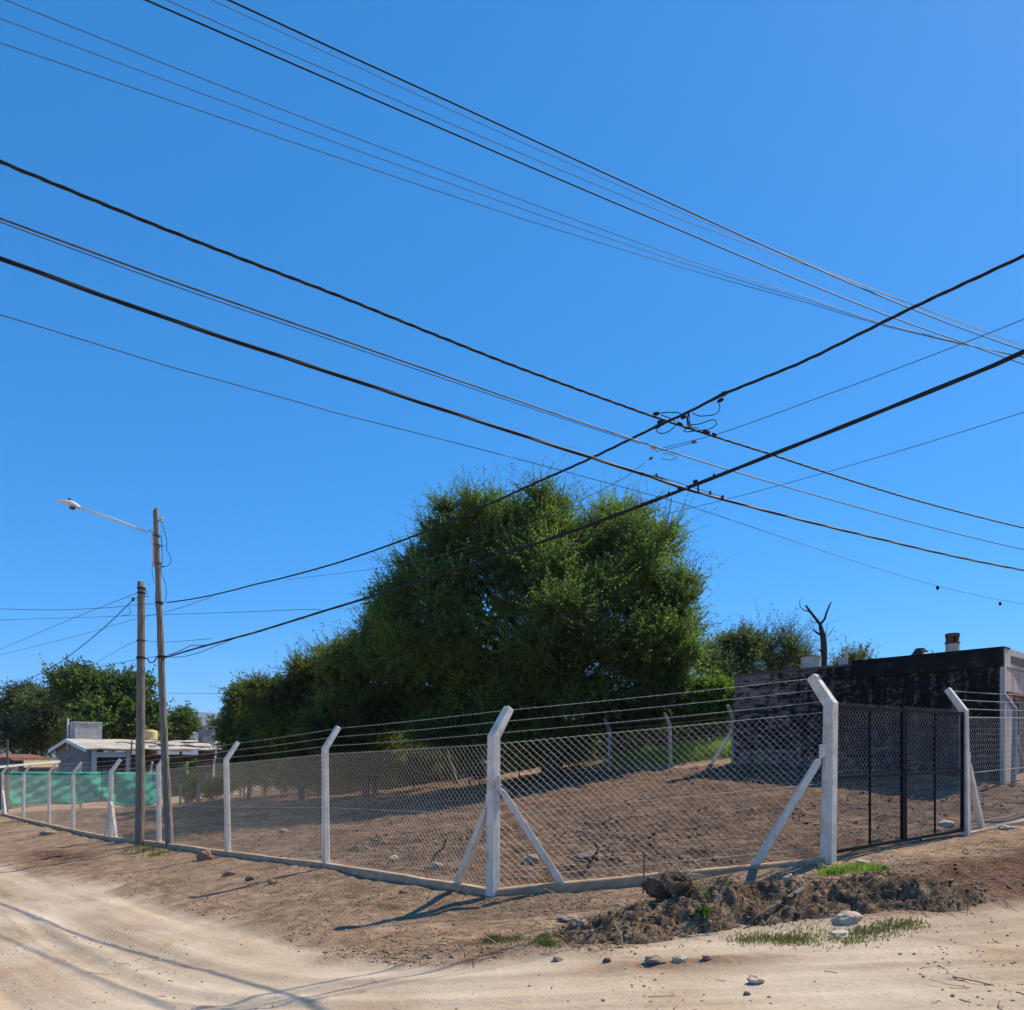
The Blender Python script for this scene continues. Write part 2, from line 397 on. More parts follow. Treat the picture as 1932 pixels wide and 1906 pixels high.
# ------------------------------------------------------------------ ground material
def ground_material():
    m, n = new_mat('bare_earth')
    za = N(n, 'ShaderNodeAttribute'); za.attribute_name = 'zone'
    sep = N(n, 'ShaderNodeSeparateColor'); L(n, za.outputs['Color'], sep.inputs[0])
    fa = N(n, 'ShaderNodeAttribute'); fa.attribute_name = 'flow'
    p = wpos(n)
    big = noise_node(n, .55, 5, .6, p); mid = noise_node(n, 3.2, 7, .65, p); fine = noise_node(n, 22, 6, .7, p); grit = noise_node(n, 90, 3, .6, p)
    streak = noise_node(n, 1.0, 6, .6, scaled(n, fa.outputs['Vector'], (.13, 2.3, 1)))
    streak2 = noise_node(n, 1.0, 5, .6, scaled(n, fa.outputs['Vector'], (.5, 9, 1)))
    road = ramp(n, big, [(.32, (.375,.268,.175)), (.5, (.45,.352,.252)), (.68, (.51,.42,.312))])
    road = mix(n, .7, road, ramp(n, streak, [(.3, .30), (.5, .5), (.7, .68)]), 'OVERLAY')
    road = mix(n, .35, road, ramp(n, streak2, [(.3, .36), (.7, .64)]), 'OVERLAY')
    road = mix(n, .30, road, ramp(n, fine, [(.3, .3), (.7, .7)]), 'OVERLAY')
    verge = ramp(n, mid, [(.28, (.165,.099,.061)), (.48, (.322,.209,.130)), (.62, (.41,.28,.182)), (.8, (.49,.365,.252))])
    verge = mix(n, .5, verge, ramp(n, big, [(.35, .33), (.65, .63)]), 'OVERLAY')
    verge = mix(n, .6, verge, ramp(n, fine, [(.32, .22), (.52, .5), (.7, .74)]), 'OVERLAY')
    lot = ramp(n, mid, [(.3, (.062,.036,.023)), (.5, (.142,.083,.052)), (.66, (.212,.128,.081)), (.8, (.29,.188,.122))])
    mp = N(n, 'ShaderNodeMapping'); L(n, p, mp.inputs['Vector']); mp.inputs['Rotation'].default_value = (0, 0, R(-28)); mp.inputs['Scale'].default_value = (.9, 7.5, 1)
    rake = noise_node(n, 1.0, 5, .6, mp.outputs[0], .5)
    lot = mix(n, .8, lot, ramp(n, rake, [(.32, .16), (.5, .5), (.68, .78)]), 'OVERLAY')
    lot = mix(n, .75, lot, ramp(n, big, [(.35, .30), (.65, .70)]), 'OVERLAY')
    dry = noise_node(n, .9, 5, .6, scaled(n, p, (1, 1.8, 1)), .6)
    lot = mix(n, ramp(n, dry, [(.54, 0.0), (.68, .55)]), lot, (.28,.175,.112))
    lot = mix(n, .75, lot, ramp(n, fine, [(.34, .16), (.52, .5), (.68, .78)]), 'OVERLAY')
    red = ramp(n, mid, [(.3, (.085,.042,.026)), (.55, (.165,.085,.05)), (.75, (.27,.15,.088))])
    red = mix(n, .6, red, ramp(n, fine, [(.34, .2), (.68, .76)]), 'OVERLAY')
    wob = math_n(n, 'MULTIPLY', math_n(n, 'SUBTRACT', mid, .5), .9)
    rm = math_n(n, 'ADD', sep.outputs[0], math_n(n, 'MULTIPLY', wob, math_n(n, 'MULTIPLY', math_n(n, 'MULTIPLY', sep.outputs[0], math_n(n, 'SUBTRACT', 1.0, sep.outputs[0])), 4.0)), True)
    c = mix(n, rm, verge, road)
    c = mix(n, sep.outputs[1], c, lot)
    c = mix(n, sep.outputs[2], c, red)
    c = mix(n, .25, c, ramp(n, grit, [(.3, .3), (.7, .7)]), 'OVERLAY')
    h = math_n(n, 'ADD', math_n(n, 'MULTIPLY', fine, 1.0), math_n(n, 'MULTIPLY', grit, .35))
    k = math_n(n, 'SUBTRACT', 1.0, math_n(n, 'MULTIPLY', sep.outputs[0], .72))
    h = math_n(n, 'MULTIPLY', h, k)
    return finish(m, n, c, .97, h, .9, .045, spec=.12)
M['ground'] = ground_material()

# ------------------------------------------------------------------ ground sheet (one polar net, cut into road, verge, lot, surroundings)
def build_ground():
    ang = np.concatenate([np.arange(-42, 42.01, .21), np.arange(45, 316, 5.0)])
    ang = np.radians(ang)
    rs = [1.0, 2.0, 3.2]; r = 4.3
    while r < 16: rs.append(r); r *= 1.0062
    while r < 62: rs.append(r); r *= 1.014
    while r < 9000: rs.append(r); r *= 1.28
    rs = np.array(rs); na, nr = len(ang), len(rs)
    A, Rr = np.meshgrid(ang, rs)
    X = Rr * np.sin(A); Y = Rr * np.cos(A)
    Z = height(X, Y)
    V = np.c_[X.ravel(), Y.ravel(), Z.ravel()]
    i, k = np.meshgrid(np.arange(nr - 1), np.arange(na), indexing='ij')
    k2 = (k + 1) % na
    F = np.stack([i*na + k, i*na + k2, (i+1)*na + k2, (i+1)*na + k], -1).reshape(-1, 4)[:, ::-1]
    cx = V[F, 0].mean(1); cy = V[F, 1].mean(1)
    ra = road_amount(X.ravel(), Y.ravel()); lo = lot_mask(X.ravel(), Y.ravel()).astype(float)
    s, t = street_coords(X.ravel(), Y.ravel())
    lo = lo * smooth(.05, .5, -t)
    far = np.hypot(X.ravel(), Y.ravel()) > 75
    ra = np.where(far, .3, ra)
    zone = np.c_[ra, lo, red_amount(X.ravel(), Y.ravel()), np.ones(len(V))]
    flow = np.c_[s, t, np.zeros(len(V))]
    fr = road_amount(cx, cy) > .5; fl = lot_mask(cx, cy); cs, ct = street_coords(cx, cy)
    dist = np.hypot(cx, cy)
    cls = np.where(dist > 75, 3, np.where(fl, 2, np.where(fr, 0, np.where(ct < 0, 3, 1))))
    for c, nm in enumerate(('dirt_road', 'verge', 'cleared_lot', 'ground')):
        f = F[cls == c]; used, inv = np.unique(f, return_inverse=True)
        o = np_mesh(nm, V[used], inv.reshape(f.shape), M['ground'], smooth=True)
        a = o.data.attributes.new('zone', 'FLOAT_COLOR', 'POINT'); a.data.foreach_set('color', zone[used].astype(np.float32).ravel())
        b = o.data.attributes.new('flow', 'FLOAT_VECTOR', 'POINT'); b.data.foreach_set('vector', flow[used].astype(np.float32).ravel())
        tag(o, {0: 'pale dusty dirt road sweeping round the corner', 1: 'orange brown earth verge between road and fence',
                2: 'dark brown cleared soil of the fenced lot', 3: 'bare ground around the lot'}[c], 'ground', kind='structure')
build_ground()

# far hills
def build_hills():
    mm = mottled('far_hill', (.09,.10,.085), (.16,.15,.12), .004, .95, 0, .1)
    V = []; F = []; n = 140; rows = 8
    for j in range(rows):
        for i in range(n):
            a = -62 + 124 * i / (n - 1); k = j / (rows - 1)
            hgt = 318 + 120 * float(fbm(np.array([a*.06 + 3]), np.array([.5]), 4, 77)[0]) - 60*abs((a + 21)/60)
            dd = 4200 + 900 * k
            z = hgt * math.sin(k * math.pi * .5) * (1 + .25*float(fbm(np.array([a*.5]), np.array([k*4.]), 3, 78)[0])*(1-k))
            V.append((dd*math.sin(R(a)), dd*math.cos(R(a)), -20 + z))
    for j in range(rows - 1):
        for i in range(n - 1):
            F.append((j*n+i, j*n+i+1, (j+1)*n+i+1, (j+1)*n+i))
    # closed back so the range has a body
    b = len(V)
    for i in range(n):
        a = -62 + 124 * i / (n - 1); V.append((6000*math.sin(R(a)), 6000*math.cos(R(a)), -20))
    for i in range(n - 1): F.append(((rows-1)*n+i, (rows-1)*n+i+1, b+i+1, b+i))
    o = np_mesh('hills', V, F, mm, smooth=True); tag(o, 'blue hazy mountain range far beyond the houses', 'mountain', kind='structure')
build_hills()

# ------------------------------------------------------------------ fences
def post_mesh(mb, base, along, inn, hb=2.0, arm_up=.38, arm_in=.27, a=.06, top_s=.80, rot=0.0):
    """concrete post, bent inwards at the top"""
    base = Vector(base); along = Vector(along).normalized(); inn = Vector(inn).normalized()
    def ring(c, ax, ay, k):
        ch = a * .22; pr = [(-a+ch,-a),(a-ch,-a),(a,-a+ch),(a,a-ch),(a-ch,a),(-a+ch,a),(-a,a-ch),(-a,-a+ch)]
        return [c + ax * (x * k) + ay * (y * k) for x, y in pr]
    up = Vector((0, 0, 1)); ad = (up * arm_up + inn * arm_in).normalized(); an = inn - ad * inn.dot(ad); an.normalize()
    midn = (inn + an).normalized(); lean = along * rng.uniform(-.02, .02) + inn * rng.uniform(-.02, .02)
    cb = base + up * hb + lean * hb
    tip = cb + up * arm_up + inn * arm_in
    mb.loft([ring(base - up * .25, along, inn, 1.05), ring(base + up * .02, along, inn, 1.03), ring(base + up * hb * .5 + lean * hb * .5, along, inn, .98),
             ring(cb - up * .004, along, midn, .96), ring(tip - ad * .012, along, an, top_s), ring(tip, along, an, top_s * .9)])
    return cb, tip

def chain_mesh(mb, A, B, h, wdt=.092, r=.0021, dep=.006, over=0.0, n_in=None):
    """interlocking zigzag wires between A and B (bottom corners), height h"""
    A = np.array(A); B = np.array(B); Ld = math.hypot(B[0] - A[0], B[1] - A[1]); hs = wdt / 2; nc = max(2, int(round(Ld / hs))); wv = (B - A) / nc
    t = (B - A) / np.linalg.norm(B - A); nrm = np.array([-t[1], t[0], 0.0]); nrm /= np.linalg.norm(nrm); nj = int(h / hs)
    g = np.random.default_rng(int(abs(A[0]) * 1000) + 5)
    i, j = np.meshgrid(np.arange(nc), np.arange(nj + 1), indexing='ij'); par = (i + j) % 2
    sag = .010 * np.sin(i / nc * math.pi * 2 + A[0]) + .016 * fbm(i * hs * 1.3 + A[0], j * hs * 1.5, 2, 81)           # the weave bulges a little
    P_ = A + wv * (i + par + np.where(par, .04, -.04))[..., None] + nrm * (dep * np.where(j % 2, .5, -.5) + sag)[..., None]
    P_[..., 2] += hs * j + g.uniform(-.004, .004, nc)[:, None] + .010 * fbm(i * hs * .9, j * 0 + A[1], 2, 82) * (j / nj)
    ang = 2.094 * np.arange(3) + .5
    V = P_[:, :, None, :] + (np.cos(ang)[:, None] * t + np.sin(ang)[:, None] * nrm)[None, None] * r
    idx = np.arange(V.shape[0] * V.shape[1] * 3).reshape(V.shape[:3]); k2 = np.roll(idx, -1, axis=2)
    F = np.stack([idx[:, :-1], k2[:, :-1], k2[:, 1:], idx[:, 1:]], -1).reshape(-1, 4)
    mb.add(V.reshape(-1, 3).tolist(), F.tolist())

def barbed(mb, a, b, r=.0026, step=.10, sag=.012):
    a = Vector(a); b = Vector(b); Ld = (b - a).length; n = max(4, int(Ld / .35)); t = (b - a).normalized()
    pts = [a.lerp(b, i / n) + Vector((0, 0, -sag * 4 * (i/n) * (1 - i/n))) for i in range(n + 1)]
    mb.tube(pts, r, 4, True)
    k = step * .7
    while k < Ld - .04:
        f = k / Ld; c = a.lerp(b, f) + Vector((0, 0, -sag * 4 * f * (1 - f)))
        d = Vector((rng.uniform(-1, 1), rng.uniform(-1, 1), rng.uniform(-1, 1))); d = (d - t * d.dot(t)).normalized()
        e = t.cross(d)
        for dd in (d + t * .4, e - t * .4):
            dd = dd.normalized() * .017
            mb.add([c - dd + t*.002, c - dd - t*.002, c + dd - t*.002, c + dd + t*.002], [(0, 1, 2, 3)])
            mb.add([c - dd + e*.002, c - dd - e*.002, c + dd - e*.002, c + dd + e*.002], [(0, 1, 2, 3)])
        k += step * rng.uniform(.9, 1.1)

def fence(name, label, pts, inn, hb=2.0, mesh_h=1.93, first=True, last=True, group=None, braces=(), thick=None, plinth=True, wires=3, mesh_r=.0016,
          first_arm=None, last_arm=None, cell=.092, axes=None, post_mat='concrete'):
    """one straight run: posts, mesh panels, straining wires, barbed strands and a concrete footing"""
    root = empty(name, pts[0]); tag(root, label, 'fence', group)
    arms = []
    for i, p in enumerate(pts):
        al = (pts[min(i+1, len(pts)-1)] - pts[max(i-1, 0)]); al.z = 0
        inx = inn
        if i == 0 and first_arm: inx = first_arm
        if i == len(pts)-1 and last_arm: inx = last_arm
        a = (thick or {}).get(i, .052)
        up, ai = .38, .26
        cb = Vector(p) + Vector((0, 0, hb)); tip = cb + Vector((0, 0, up)) + Vector(inx).normalized() * ai
        if (i == 0 and not first) or (i == len(pts)-1 and not last):
            arms.append((cb, tip)); continue
        orient = (axes or {}).get(i)
        mb = MB(); cb, tip = post_mesh(mb, p, orient or al, inx, hb, up, ai, a); arms.append((cb, tip))
        mb.build('post', M[post_mat], root)
    for bi, (i, sgn, top, foot) in enumerate(braces):
        p = Vector(pts[i]); q = Vector(pts[i + sgn]); t = (q - p); ln = math.hypot(t.x, t.y); t = t / ln; side = Vector((-t.y, t.x, 0)).normalized()
        mb = MB(); a0 = p + t * .075 + Vector((0, 0, top)); b0 = p + t * foot + Vector((0, 0, -.05))
        dv = (b0 - a0).normalized(); s2 = side
        nn = s2.cross(dv)
        def rg(c, x, y, hw, hh): return [c + x*hw + y*hh, c - x*hw + y*hh, c - x*hw - y*hh, c + x*hw - y*hh]
        hz = Vector((t.x, t.y, 0)).normalized()
        mb.loft([rg(a0 + Vector((0,0,.13)), s2, hz, .036, .030), rg(a0 - Vector((0,0,.02)), s2, hz, .038, .034), rg(a0 + dv*.12, s2, nn, .040, .040), rg(b0, s2, nn, .042, .042)])
        mb.build('brace', M['concrete'], root)
        if i in (0,) or True:
            sb = MB(); c = a0 + Vector((0, 0, .03))
            sb.tube([c - hz*.2, c + hz*.03], .008, 6); sb.build('bolt', M['galv'], root)
    off = inn * .0
    for i in range(len(pts) - 1):
        A = Vector(pts[i]); B = Vector(pts[i+1]); t = (B - A).normalized()
        th = Vector((t.x, t.y, 0)).normalized()
        side = -Vector(inn).normalized() * .05
        A2 = A + t * .07 + Vector((0, 0, .03)); B2 = B - t * .07 + Vector((0, 0, .03))
        mb = MB(); chain_mesh(mb, A2, B2, mesh_h, cell, mesh_r * (1 if A.y < 17 else .52))
        o = mb.build('wire_mesh', M['galv'], root); o['kind'] = 'stuff'
        for k, hz in enumerate((.12, .95, mesh_h - .06)):
            mb = MB(); mb.tube([A2 + Vector((0,0,hz)), B2 + Vector((0,0,hz))], .003, 4); mb.build('straining_wire', M['galv'], root)
        for k in range(wires):
            f = (.12, .53, .94)[k]
            a = arms[i][0].lerp(arms[i][1], f); b = arms[i+1][0].lerp(arms[i+1][1], f)
            mb = MB(); barbed(mb, a, b); o = mb.build('barbed_wire', M['galv'], root); o['kind'] = 'stuff'
        if plinth:
            mb = MB(); nseg = max(2, int((B - A).length / .5)); sd = Vector(inn).normalized(); rings = []
            for q in range(nseg + 1):
                c = A.lerp(B, q / nseg); j = rng.uniform(-.008, .008)
                if q == 0: c = c + t*.004
                if q == nseg: c = c - t*.004
                hw = .062; zt = .02 + j; zb = -.30
                rings.append([c + sd*hw + Vector((0,0,zb)), c + sd*hw + Vector((0,0,zt-.012)), c + sd*(hw-.014) + Vector((0,0,zt)), c - sd*(hw-.014+j) + Vector((0,0,zt)), c - sd*(hw+j) + Vector((0,0,zt-.015)), c - sd*(hw+j*.5) + Vector((0,0,zb))])
            mb.loft(rings); mb.build('footing', M['plinth'], root)
    return root

LPv = [p.copy() for p in LP]
fence('chain_link_fence', 'long chain link fence with bent concrete posts beside the left street', LPv, LIN, first=False, group='runs of chain link fence round the lot',
      braces=((0, 1, 1.12, .80), (4, 1, 1.15, .62), (4, -1, 1.15, .62), (8, -1, 1.2, 1.0)), thick={0: .066, 4: .06})
oc = Vector((0, 1, 0))
fence('chain_link_fence', 'short chain link run across the street corner between two thick posts', [PP.copy(), QQ.copy()], Vector((.009, 1, 0)), thick={0: .070, 1: .078},
      braces=((0, 1, 1.36, .93), (1, -1, 1.36, .98)), first_arm=LIN, last_arm=RIN, axes={0: -LD, 1: RD}, group='runs of chain link fence round the lot', mesh_r=.0020)
fence('chain_link_fence', 'chain link run right of the black gate, leaving the frame', [RR.copy(), EE.copy() + RD*1.1, FE.copy()], RIN, thick={0: .06},
      braces=((0, 1, 1.2, .72),), group='runs of chain link fence round the lot')
# back boundary: from the building's far corner to the left
bk = []
for k, (u, zz) in enumerate(((1384, 1.5), (1265, 1.36), (1150, 1.28), (1050, 1.12))):
    kx = (u - CU) / FPX; t = BDIR.x / BDIR.y; d = (BC1.x - t * BC1.y) / (kx - t) + .25; bk.append(Vector((kx * d, d, zz)))
last = bk[-1].copy()
for k in range(1, 6):
    q = last.lerp(Vector((BKEND.x, BKEND.y, 0)), k / 5); q.z = H(q.x, q.y) + .02; bk.append(q)
fence('chain_link_fence', 'back boundary chain link fence in front of the big tree', bk, -Vector((BDIR.y, -BDIR.x, 0)), hb=1.42, mesh_h=1.35, plinth=False,
      braces=((0, 1, 1.0, .9),), group='runs of chain link fence round the lot', wires=2, post_mat='concrete_grey', mesh_r=.0012)
side = []
for k in range(5):
    q = LP[-1].lerp(BKEND, k / 4); q.z = H(q.x, q.y) + .02; side.append(q)
fence('chain_link_fence', 'far end chain link fence carrying the green shade net', side, -LD, first=False, last=False, plinth=False, wires=1, group='runs of chain link fence round the lot')

# end post of the neighbour's yard, by the building front
root = empty('concrete_post', P3(1912, 1478, 17.6)); tag(root, 'bent concrete post with brace in front of the pinkish building front', 'post')
mb = MB(); b0 = P3(1912, 1475, 17.6); post_mesh(mb, b0, RD, RIN, 1.62, .36, .24, .045); mb.build('shaft', M['concrete_grey'], root)
mb = MB(); mb.beam(b0 + RD*.08 + Vector((0,0,1.05)), b0 + RD*1.0, RIN, .03, .03); mb.build('brace', M['concrete_grey'], root)

# ------------------------------------------------------------------ gate
def gate():
    root = empty('double_gate', (QQ + RR) / 2); tag(root, 'black iron double gate filled with wire mesh', 'gate')
    A = QQ + (RR - QQ).normalized() * .10; B = RR - (RR - QQ).normalized() * .09
    A.z = .45; B.z = .50; mid = A.lerp(B, .49); nrm = -RIN
    for (a, b, nm) in ((A, mid, 0), (mid, B, 1)):
        t = (b - a).normalized(); th = Vector((t.x, t.y, 0)).normalized(); a = a + t * .015; b = b - t * .015
        up = Vector((0, 0, 1)); zt = 1.95
        leaf = MB(); leaf.box(a + th*.022 + up*(zt/2+.03), th, nrm, up, .022, .022, zt/2); f = leaf.build('hinge_stile' if nm == 0 else 'meeting_stile', M['black_iron'], root)
        s2 = MB(); s2.box(b - th*.022 + up*(zt/2+.03), th, nrm, up, .022 if nm == 1 else .026, .024, zt/2); s2.build('meeting_stile' if nm == 0 else 'hinge_stile', M['black_iron'], root)
        tr = MB(); tr.beam(a + th*.047 + up*(zt-.0), b - th*.047 + up*(zt-.0), nrm, .020, .022); top = tr.build('top_rail', M['black_iron'], root)
        br = MB(); br.beam(a + th*.047 + up*.05, b - th*.047 + up*.05, nrm, .022, .022); br.build('bottom_rail', M['black_iron'], root)
        mr = MB(); mr.beam(a + th*.047 + up*1.02, b - th*.047 + up*1.02, nrm, .022, .022); mr.build('mid_rail', M['galv'] if False else M['black_iron'], root)
        c = a.lerp(b, .5)
        vb = MB(); vb.box(c + up*.535 + nrm*-.002, th, nrm, up, .012, .012, .465); vb.build('bar', M['black_iron'], root)
        vb = MB(); vb.box(c + up*1.48 + nrm*-.002, th, nrm, up, .012, .012, .44); vb.build('bar', M['black_iron'], root)
        wm = MB(); chain_mesh(wm, a + th*.03 - nrm*.035 + up*.06, b - th*.03 - nrm*.035 + up*.06, 1.99, .085, .0016)
        o = wm.build('wire_mesh', M['galv'], root); o['kind'] = 'stuff'
    lt = MB(); lt.box(mid + Vector((0,0,1.1)) + nrm*.03, (RR-QQ).normalized(), nrm, (0,0,1), .09, .008, .012); lt.build('latch', M['black_iron'], root)
gate()

# ------------------------------------------------------------------ poles
def wood_pole(base, top, r0, r1, seed, root, name='shaft', slant=0.0):
    mb = MB(); n = 14; m = 26; rings = []
    base = Vector(base); top = Vector(top); t = (top - base).normalized(); x = t.cross(Vector((0, 1, 0))).normalized(); y = t.cross(x)
    knots = [(rng.random(), rng.uniform(0, 6.28), rng.uniform(.008, .02)) for _ in range(14)]
    for i in range(m + 1):
        f = i / m; c = base.lerp(top, f) + x * .05 * float(fbm(np.array([f*2.2]), np.array([seed*3.1]), 3, seed)[0]); r = r0 + (r1 - r0) * f; rg = []
        for k in range(n):
            an = 2 * math.pi * k / n
            rr = r * (1 + .10 * float(fbm(np.array([an*1.1 + seed]), np.array([f * 7]), 3, seed)[0]))
            for kf, ka, kr in knots:
                rr += kr * math.exp(-((f - kf) / .012) ** 2 - ((((an - ka + 3.14159) % 6.28318) - 3.14159) / .5) ** 2)
            q = c + (x * math.cos(an) + y * math.sin(an)) * rr
            if i == m: q += t * slant * math.cos(an)
            rg.append(q)
        rings.append(rg)
    mb.loft(rings); return mb.build(name, M['pole_wood'], root, smooth=True)

def band(root, c, r, h, mat, name='band'):
    mb = MB(); n = 14
    pr = [(r, 0), (r + .006, .002), (r + .006, h - .002), (r, h)]
    mb.lathe(c, pr, n); mb.build(name, mat, root)

PA = P3(319, 1610, 20.0); PA.z = H(PA.x, PA.y) - .15; PAt = P3(294, 962, 19.9)
PB = P3(262, 1600, 21.4); PB.z = H(PB.x, PB.y) - .15; PBt = P3(267, 1098, 21.4)
def at_v(a, b, v):
    """point on the line a-b seen at row v"""
    for i in range(400):
        f = i / 399; p = a.lerp(b, f)
        if HV - (p.z - EYE) * FPX / p.y <= v: return p
    return b
lampP = empty('lamp_pole', PA); tag(lampP, 'tall weathered wooden pole carrying the street lamp arm', 'pole')
wood_pole(PA, PAt, .105, .062, 3, lampP, slant=-.06)
# bracket and arm
a0 = at_v(PA, PAt, 1070) + Vector((-.085, -.05, 0)); a1 = at_v(PA, PAt, 1012) + Vector((-.10, -.05, 0)); a2 = P3(279, 1004, 19.8); a3 = P3(146, 957, 19.3)
mb = MB(); mb.tube([a0, a1, a1 + Vector((-.005, 0, .09)), a1 + Vector((-.045,0,.14)), a2 + Vector((-.02,0,.0)), a2.lerp(a3, .5) + Vector((0,0,.02)), a3], .027, 10); arm = mb.build('arm', M['lamp_metal'], lampP, True)
hd = (a3 - a2).normalized(); up = Vector((0, 0, 1)); sd = hd.cross(up).normalized(); un = sd.cross(hd)
mb = MB()
prof = [(0, .045, .045, 0), (.05, .075, .06, .005), (.16, .11, .085, .02), (.28, .115, .07, .015), (.42, .10, .035, .0), (.52, .06, .02, -.005)]
rings = []
for (l, hw, hh, o) in prof:
    c = a3 + hd * (l - .06) + un * o
    rings.append([c + sd * hw * math.cos(q * math.pi / 6) + un * hh * (math.sin(q*math.pi/6) if q <= 6 else math.sin(q*math.pi/6)*.55) for q in range(12)])
mb.loft(rings); mb.build('lamp_head', M['lamp_metal'], lampP, True)
mb = MB(); mb.lathe(a3 + hd*.08 - un*.13, [(.02, .03), (.055, .04), (.07, .06), (.07, .09)], 14); mb.build('lamp_glass', M['lamp_dark'], lampP, True)
mb = MB(); mb.lathe(a3 + hd*.20 + un*.075, [(.035, 0), (.035, .05), (.025, .075), (.005, .08)], 12); mb.build('photocell', M['lamp_dark'], lampP, True)
for v in (1012, 1030, 1064): band(lampP, at_v(PA, PAt, v) + Vector((0, 0, -.02)), .078, .04, M['lamp_dark'])
band(lampP, at_v(PA, PAt, 1140), .088, .05, M['cable']); band(lampP, at_v(PA, PAt, 1242), .094, .06, M['cable'])
def px_tube(root, name, pts, d, r, mat, n=6, sub=4):
    P_ = [P3(u, v, d if not hasattr(d, '__len__') else d[i]) for i, (u, v) in enumerate(pts)]
    P_ = catmull(P_, sub); mb = MB(); mb.tube(P_, r, n); return mb.build(name, mat, root)
def catmull(p, sub):
    if len(p) < 3: return p
    q = [p[0] * 2 - p[1]] + p + [p[-1] * 2 - p[-2]]; out = []
    for i in range(1, len(q) - 2):
        for k in range(sub):
            t = k / sub; a, b, c, d = q[i-1], q[i], q[i+1], q[i+2]
            out.append(.5 * ((2*b) + (c - a)*t + (2*a - 5*b + 4*c - d)*t*t + (3*b - a - 3*c + d)*t**3))
    out.append(p[-1]); return out
mb = MB(); c = P3(304, 981, 19.85); mb.lathe(c - Vector((0,0,.06)), [(.03,0),(.05,.02),(.035,.05),(.05,.075),(.03,.11)], 12); mb.build('insulator', M['stone_pale'], lampP)
mb = MB(); mb.tube([c, P3(297, 984, 19.9)], .012, 6); mb.build('insulator_pin', M['lamp_dark'], lampP)
px_tube(lampP, 'loose_wire', [(305, 985), (309, 1000), (315, 1020), (314, 1035), (321, 1050), (322, 1060), (316, 1068), (307, 1068)], 19.85, .007, M['cable'])
px_tube(lampP, 'loose_wire', [(304, 1010), (306, 1050), (304, 1080), (312, 1100), (314, 1120), (311, 1136)], 19.85, .007, M['cable'])
px_tube(lampP, 'loose_wire', [(288, 1055), (287, 1080), (291, 1100)], 19.85, .006, M['cable_grey'])
mb = MB(); c = at_v(PA, PAt, 1032) + Vector((.16, 0, 0)); mb.tube([c - Vector((.14,0,0)), c], .011, 6); mb.build('step_pin', M['lamp_dark'], lampP)
mb = MB(); c = at_v(PA, PAt, 1071) + Vector((.17, 0, 0)); mb.tube([c - Vector((.14,0,0)), c], .011, 6); mb.build('step_pin', M['lamp_dark'], lampP)

poleB = empty('utility_pole', PB); tag(poleB, 'shorter weathered wooden utility pole beside the lamp pole', 'pole')
wood_pole(PB, PBt, .12, .095, 8, poleB)
for v in (1112, 1122): band(poleB, at_v(PB, PBt, v), .105, .045, M['cable'])
band(poleB, at_v(PB, PBt, 1211), .112, .03, M['cable']); band(poleB, at_v(PB, PBt, 1244), .114, .05, M['cable'])
mb = MB(); c = P3(251, 1131, 21.3); mb.lathe(c - Vector((0,0,.05)), [(.02,0),(.045,.02),(.03,.05),(.045,.075),(.02,.1)], 12); mb.build('insulator', M['lamp_dark'], poleB)
mb = MB(); mb.tube([c, at_v(PB, PBt, 1124)], .012, 6); mb.build('insulator_pin', M['lamp_dark'], poleB)
px_tube(poleB, 'loose_wire', [(244, 1146), (246, 1155), (243, 1160), (236, 1161), (229, 1161)], 21.3, .007, M['cable'])
px_tube(poleB, 'loose_wire', [(271, 1258), (274, 1265), (272, 1272), (270, 1265)], 21.3, .008, M['cable'])
px_tube(poleB, 'loose_wire', [(252, 1250), (246, 1262), (250, 1270), (254, 1266)], 21.3, .008, M['cable'])
px_tube(poleB, 'step_pin', [(270, 1112), (278, 1118)], 21.3, .012, M['lamp_dark']); px_tube(poleB, 'step_pin', [(270, 1126), (280, 1125)], 21.3, .012, M['lamp_dark'])

# ------------------------------------------------------------------ overhead cables
def cable_path(pts, plane=None, ext=(4, 4), step=.25):
    """pts: picture positions; plane: ((x,y),(x,y)) ground line of the vertical plane the cable hangs in"""
    a = Vector((*plane[0], 0)); b = Vector((*plane[1], 0)); t = (b - a).normalized(); out = []
    for u, v in pts:
        k = (u - CU) / FPX
        s = (k * a.y - a.x) / (t.x - k * t.y); p = a + t * s
        out.append((s, EYE + (HV - v) / FPX * p.y))
    out.sort(); ss = np.array([o[0] for o in out]); zz = np.array([o[1] for o in out])
    co = np.polyfit(ss, zz, min(2 if len(ss) < 6 else 3, len(ss) - 1)); res = zz - np.polyval(co, ss)
    s0, s1 = ss[0], ss[-1]; k0 = np.polyval(np.polyder(co), s0); k1 = np.polyval(np.polyder(co), s1)
    P_ = []; s = s0 - ext[0]; 
    grid = list(np.arange(s0 - ext[0], s1 + ext[1] + 1e-6, step))
    for s in grid:
        if s < s0: z = np.polyval(co, s0) + res[0] + k0 * (s - s0)
        elif s > s1: z = np.polyval(co, s1) + res[-1] + k1 * (s - s1)
        else: z = np.polyval(co, s) + np.interp(s, ss, res)
        P_.append(a + t * s + Vector((0, 0, z)))
    return P_
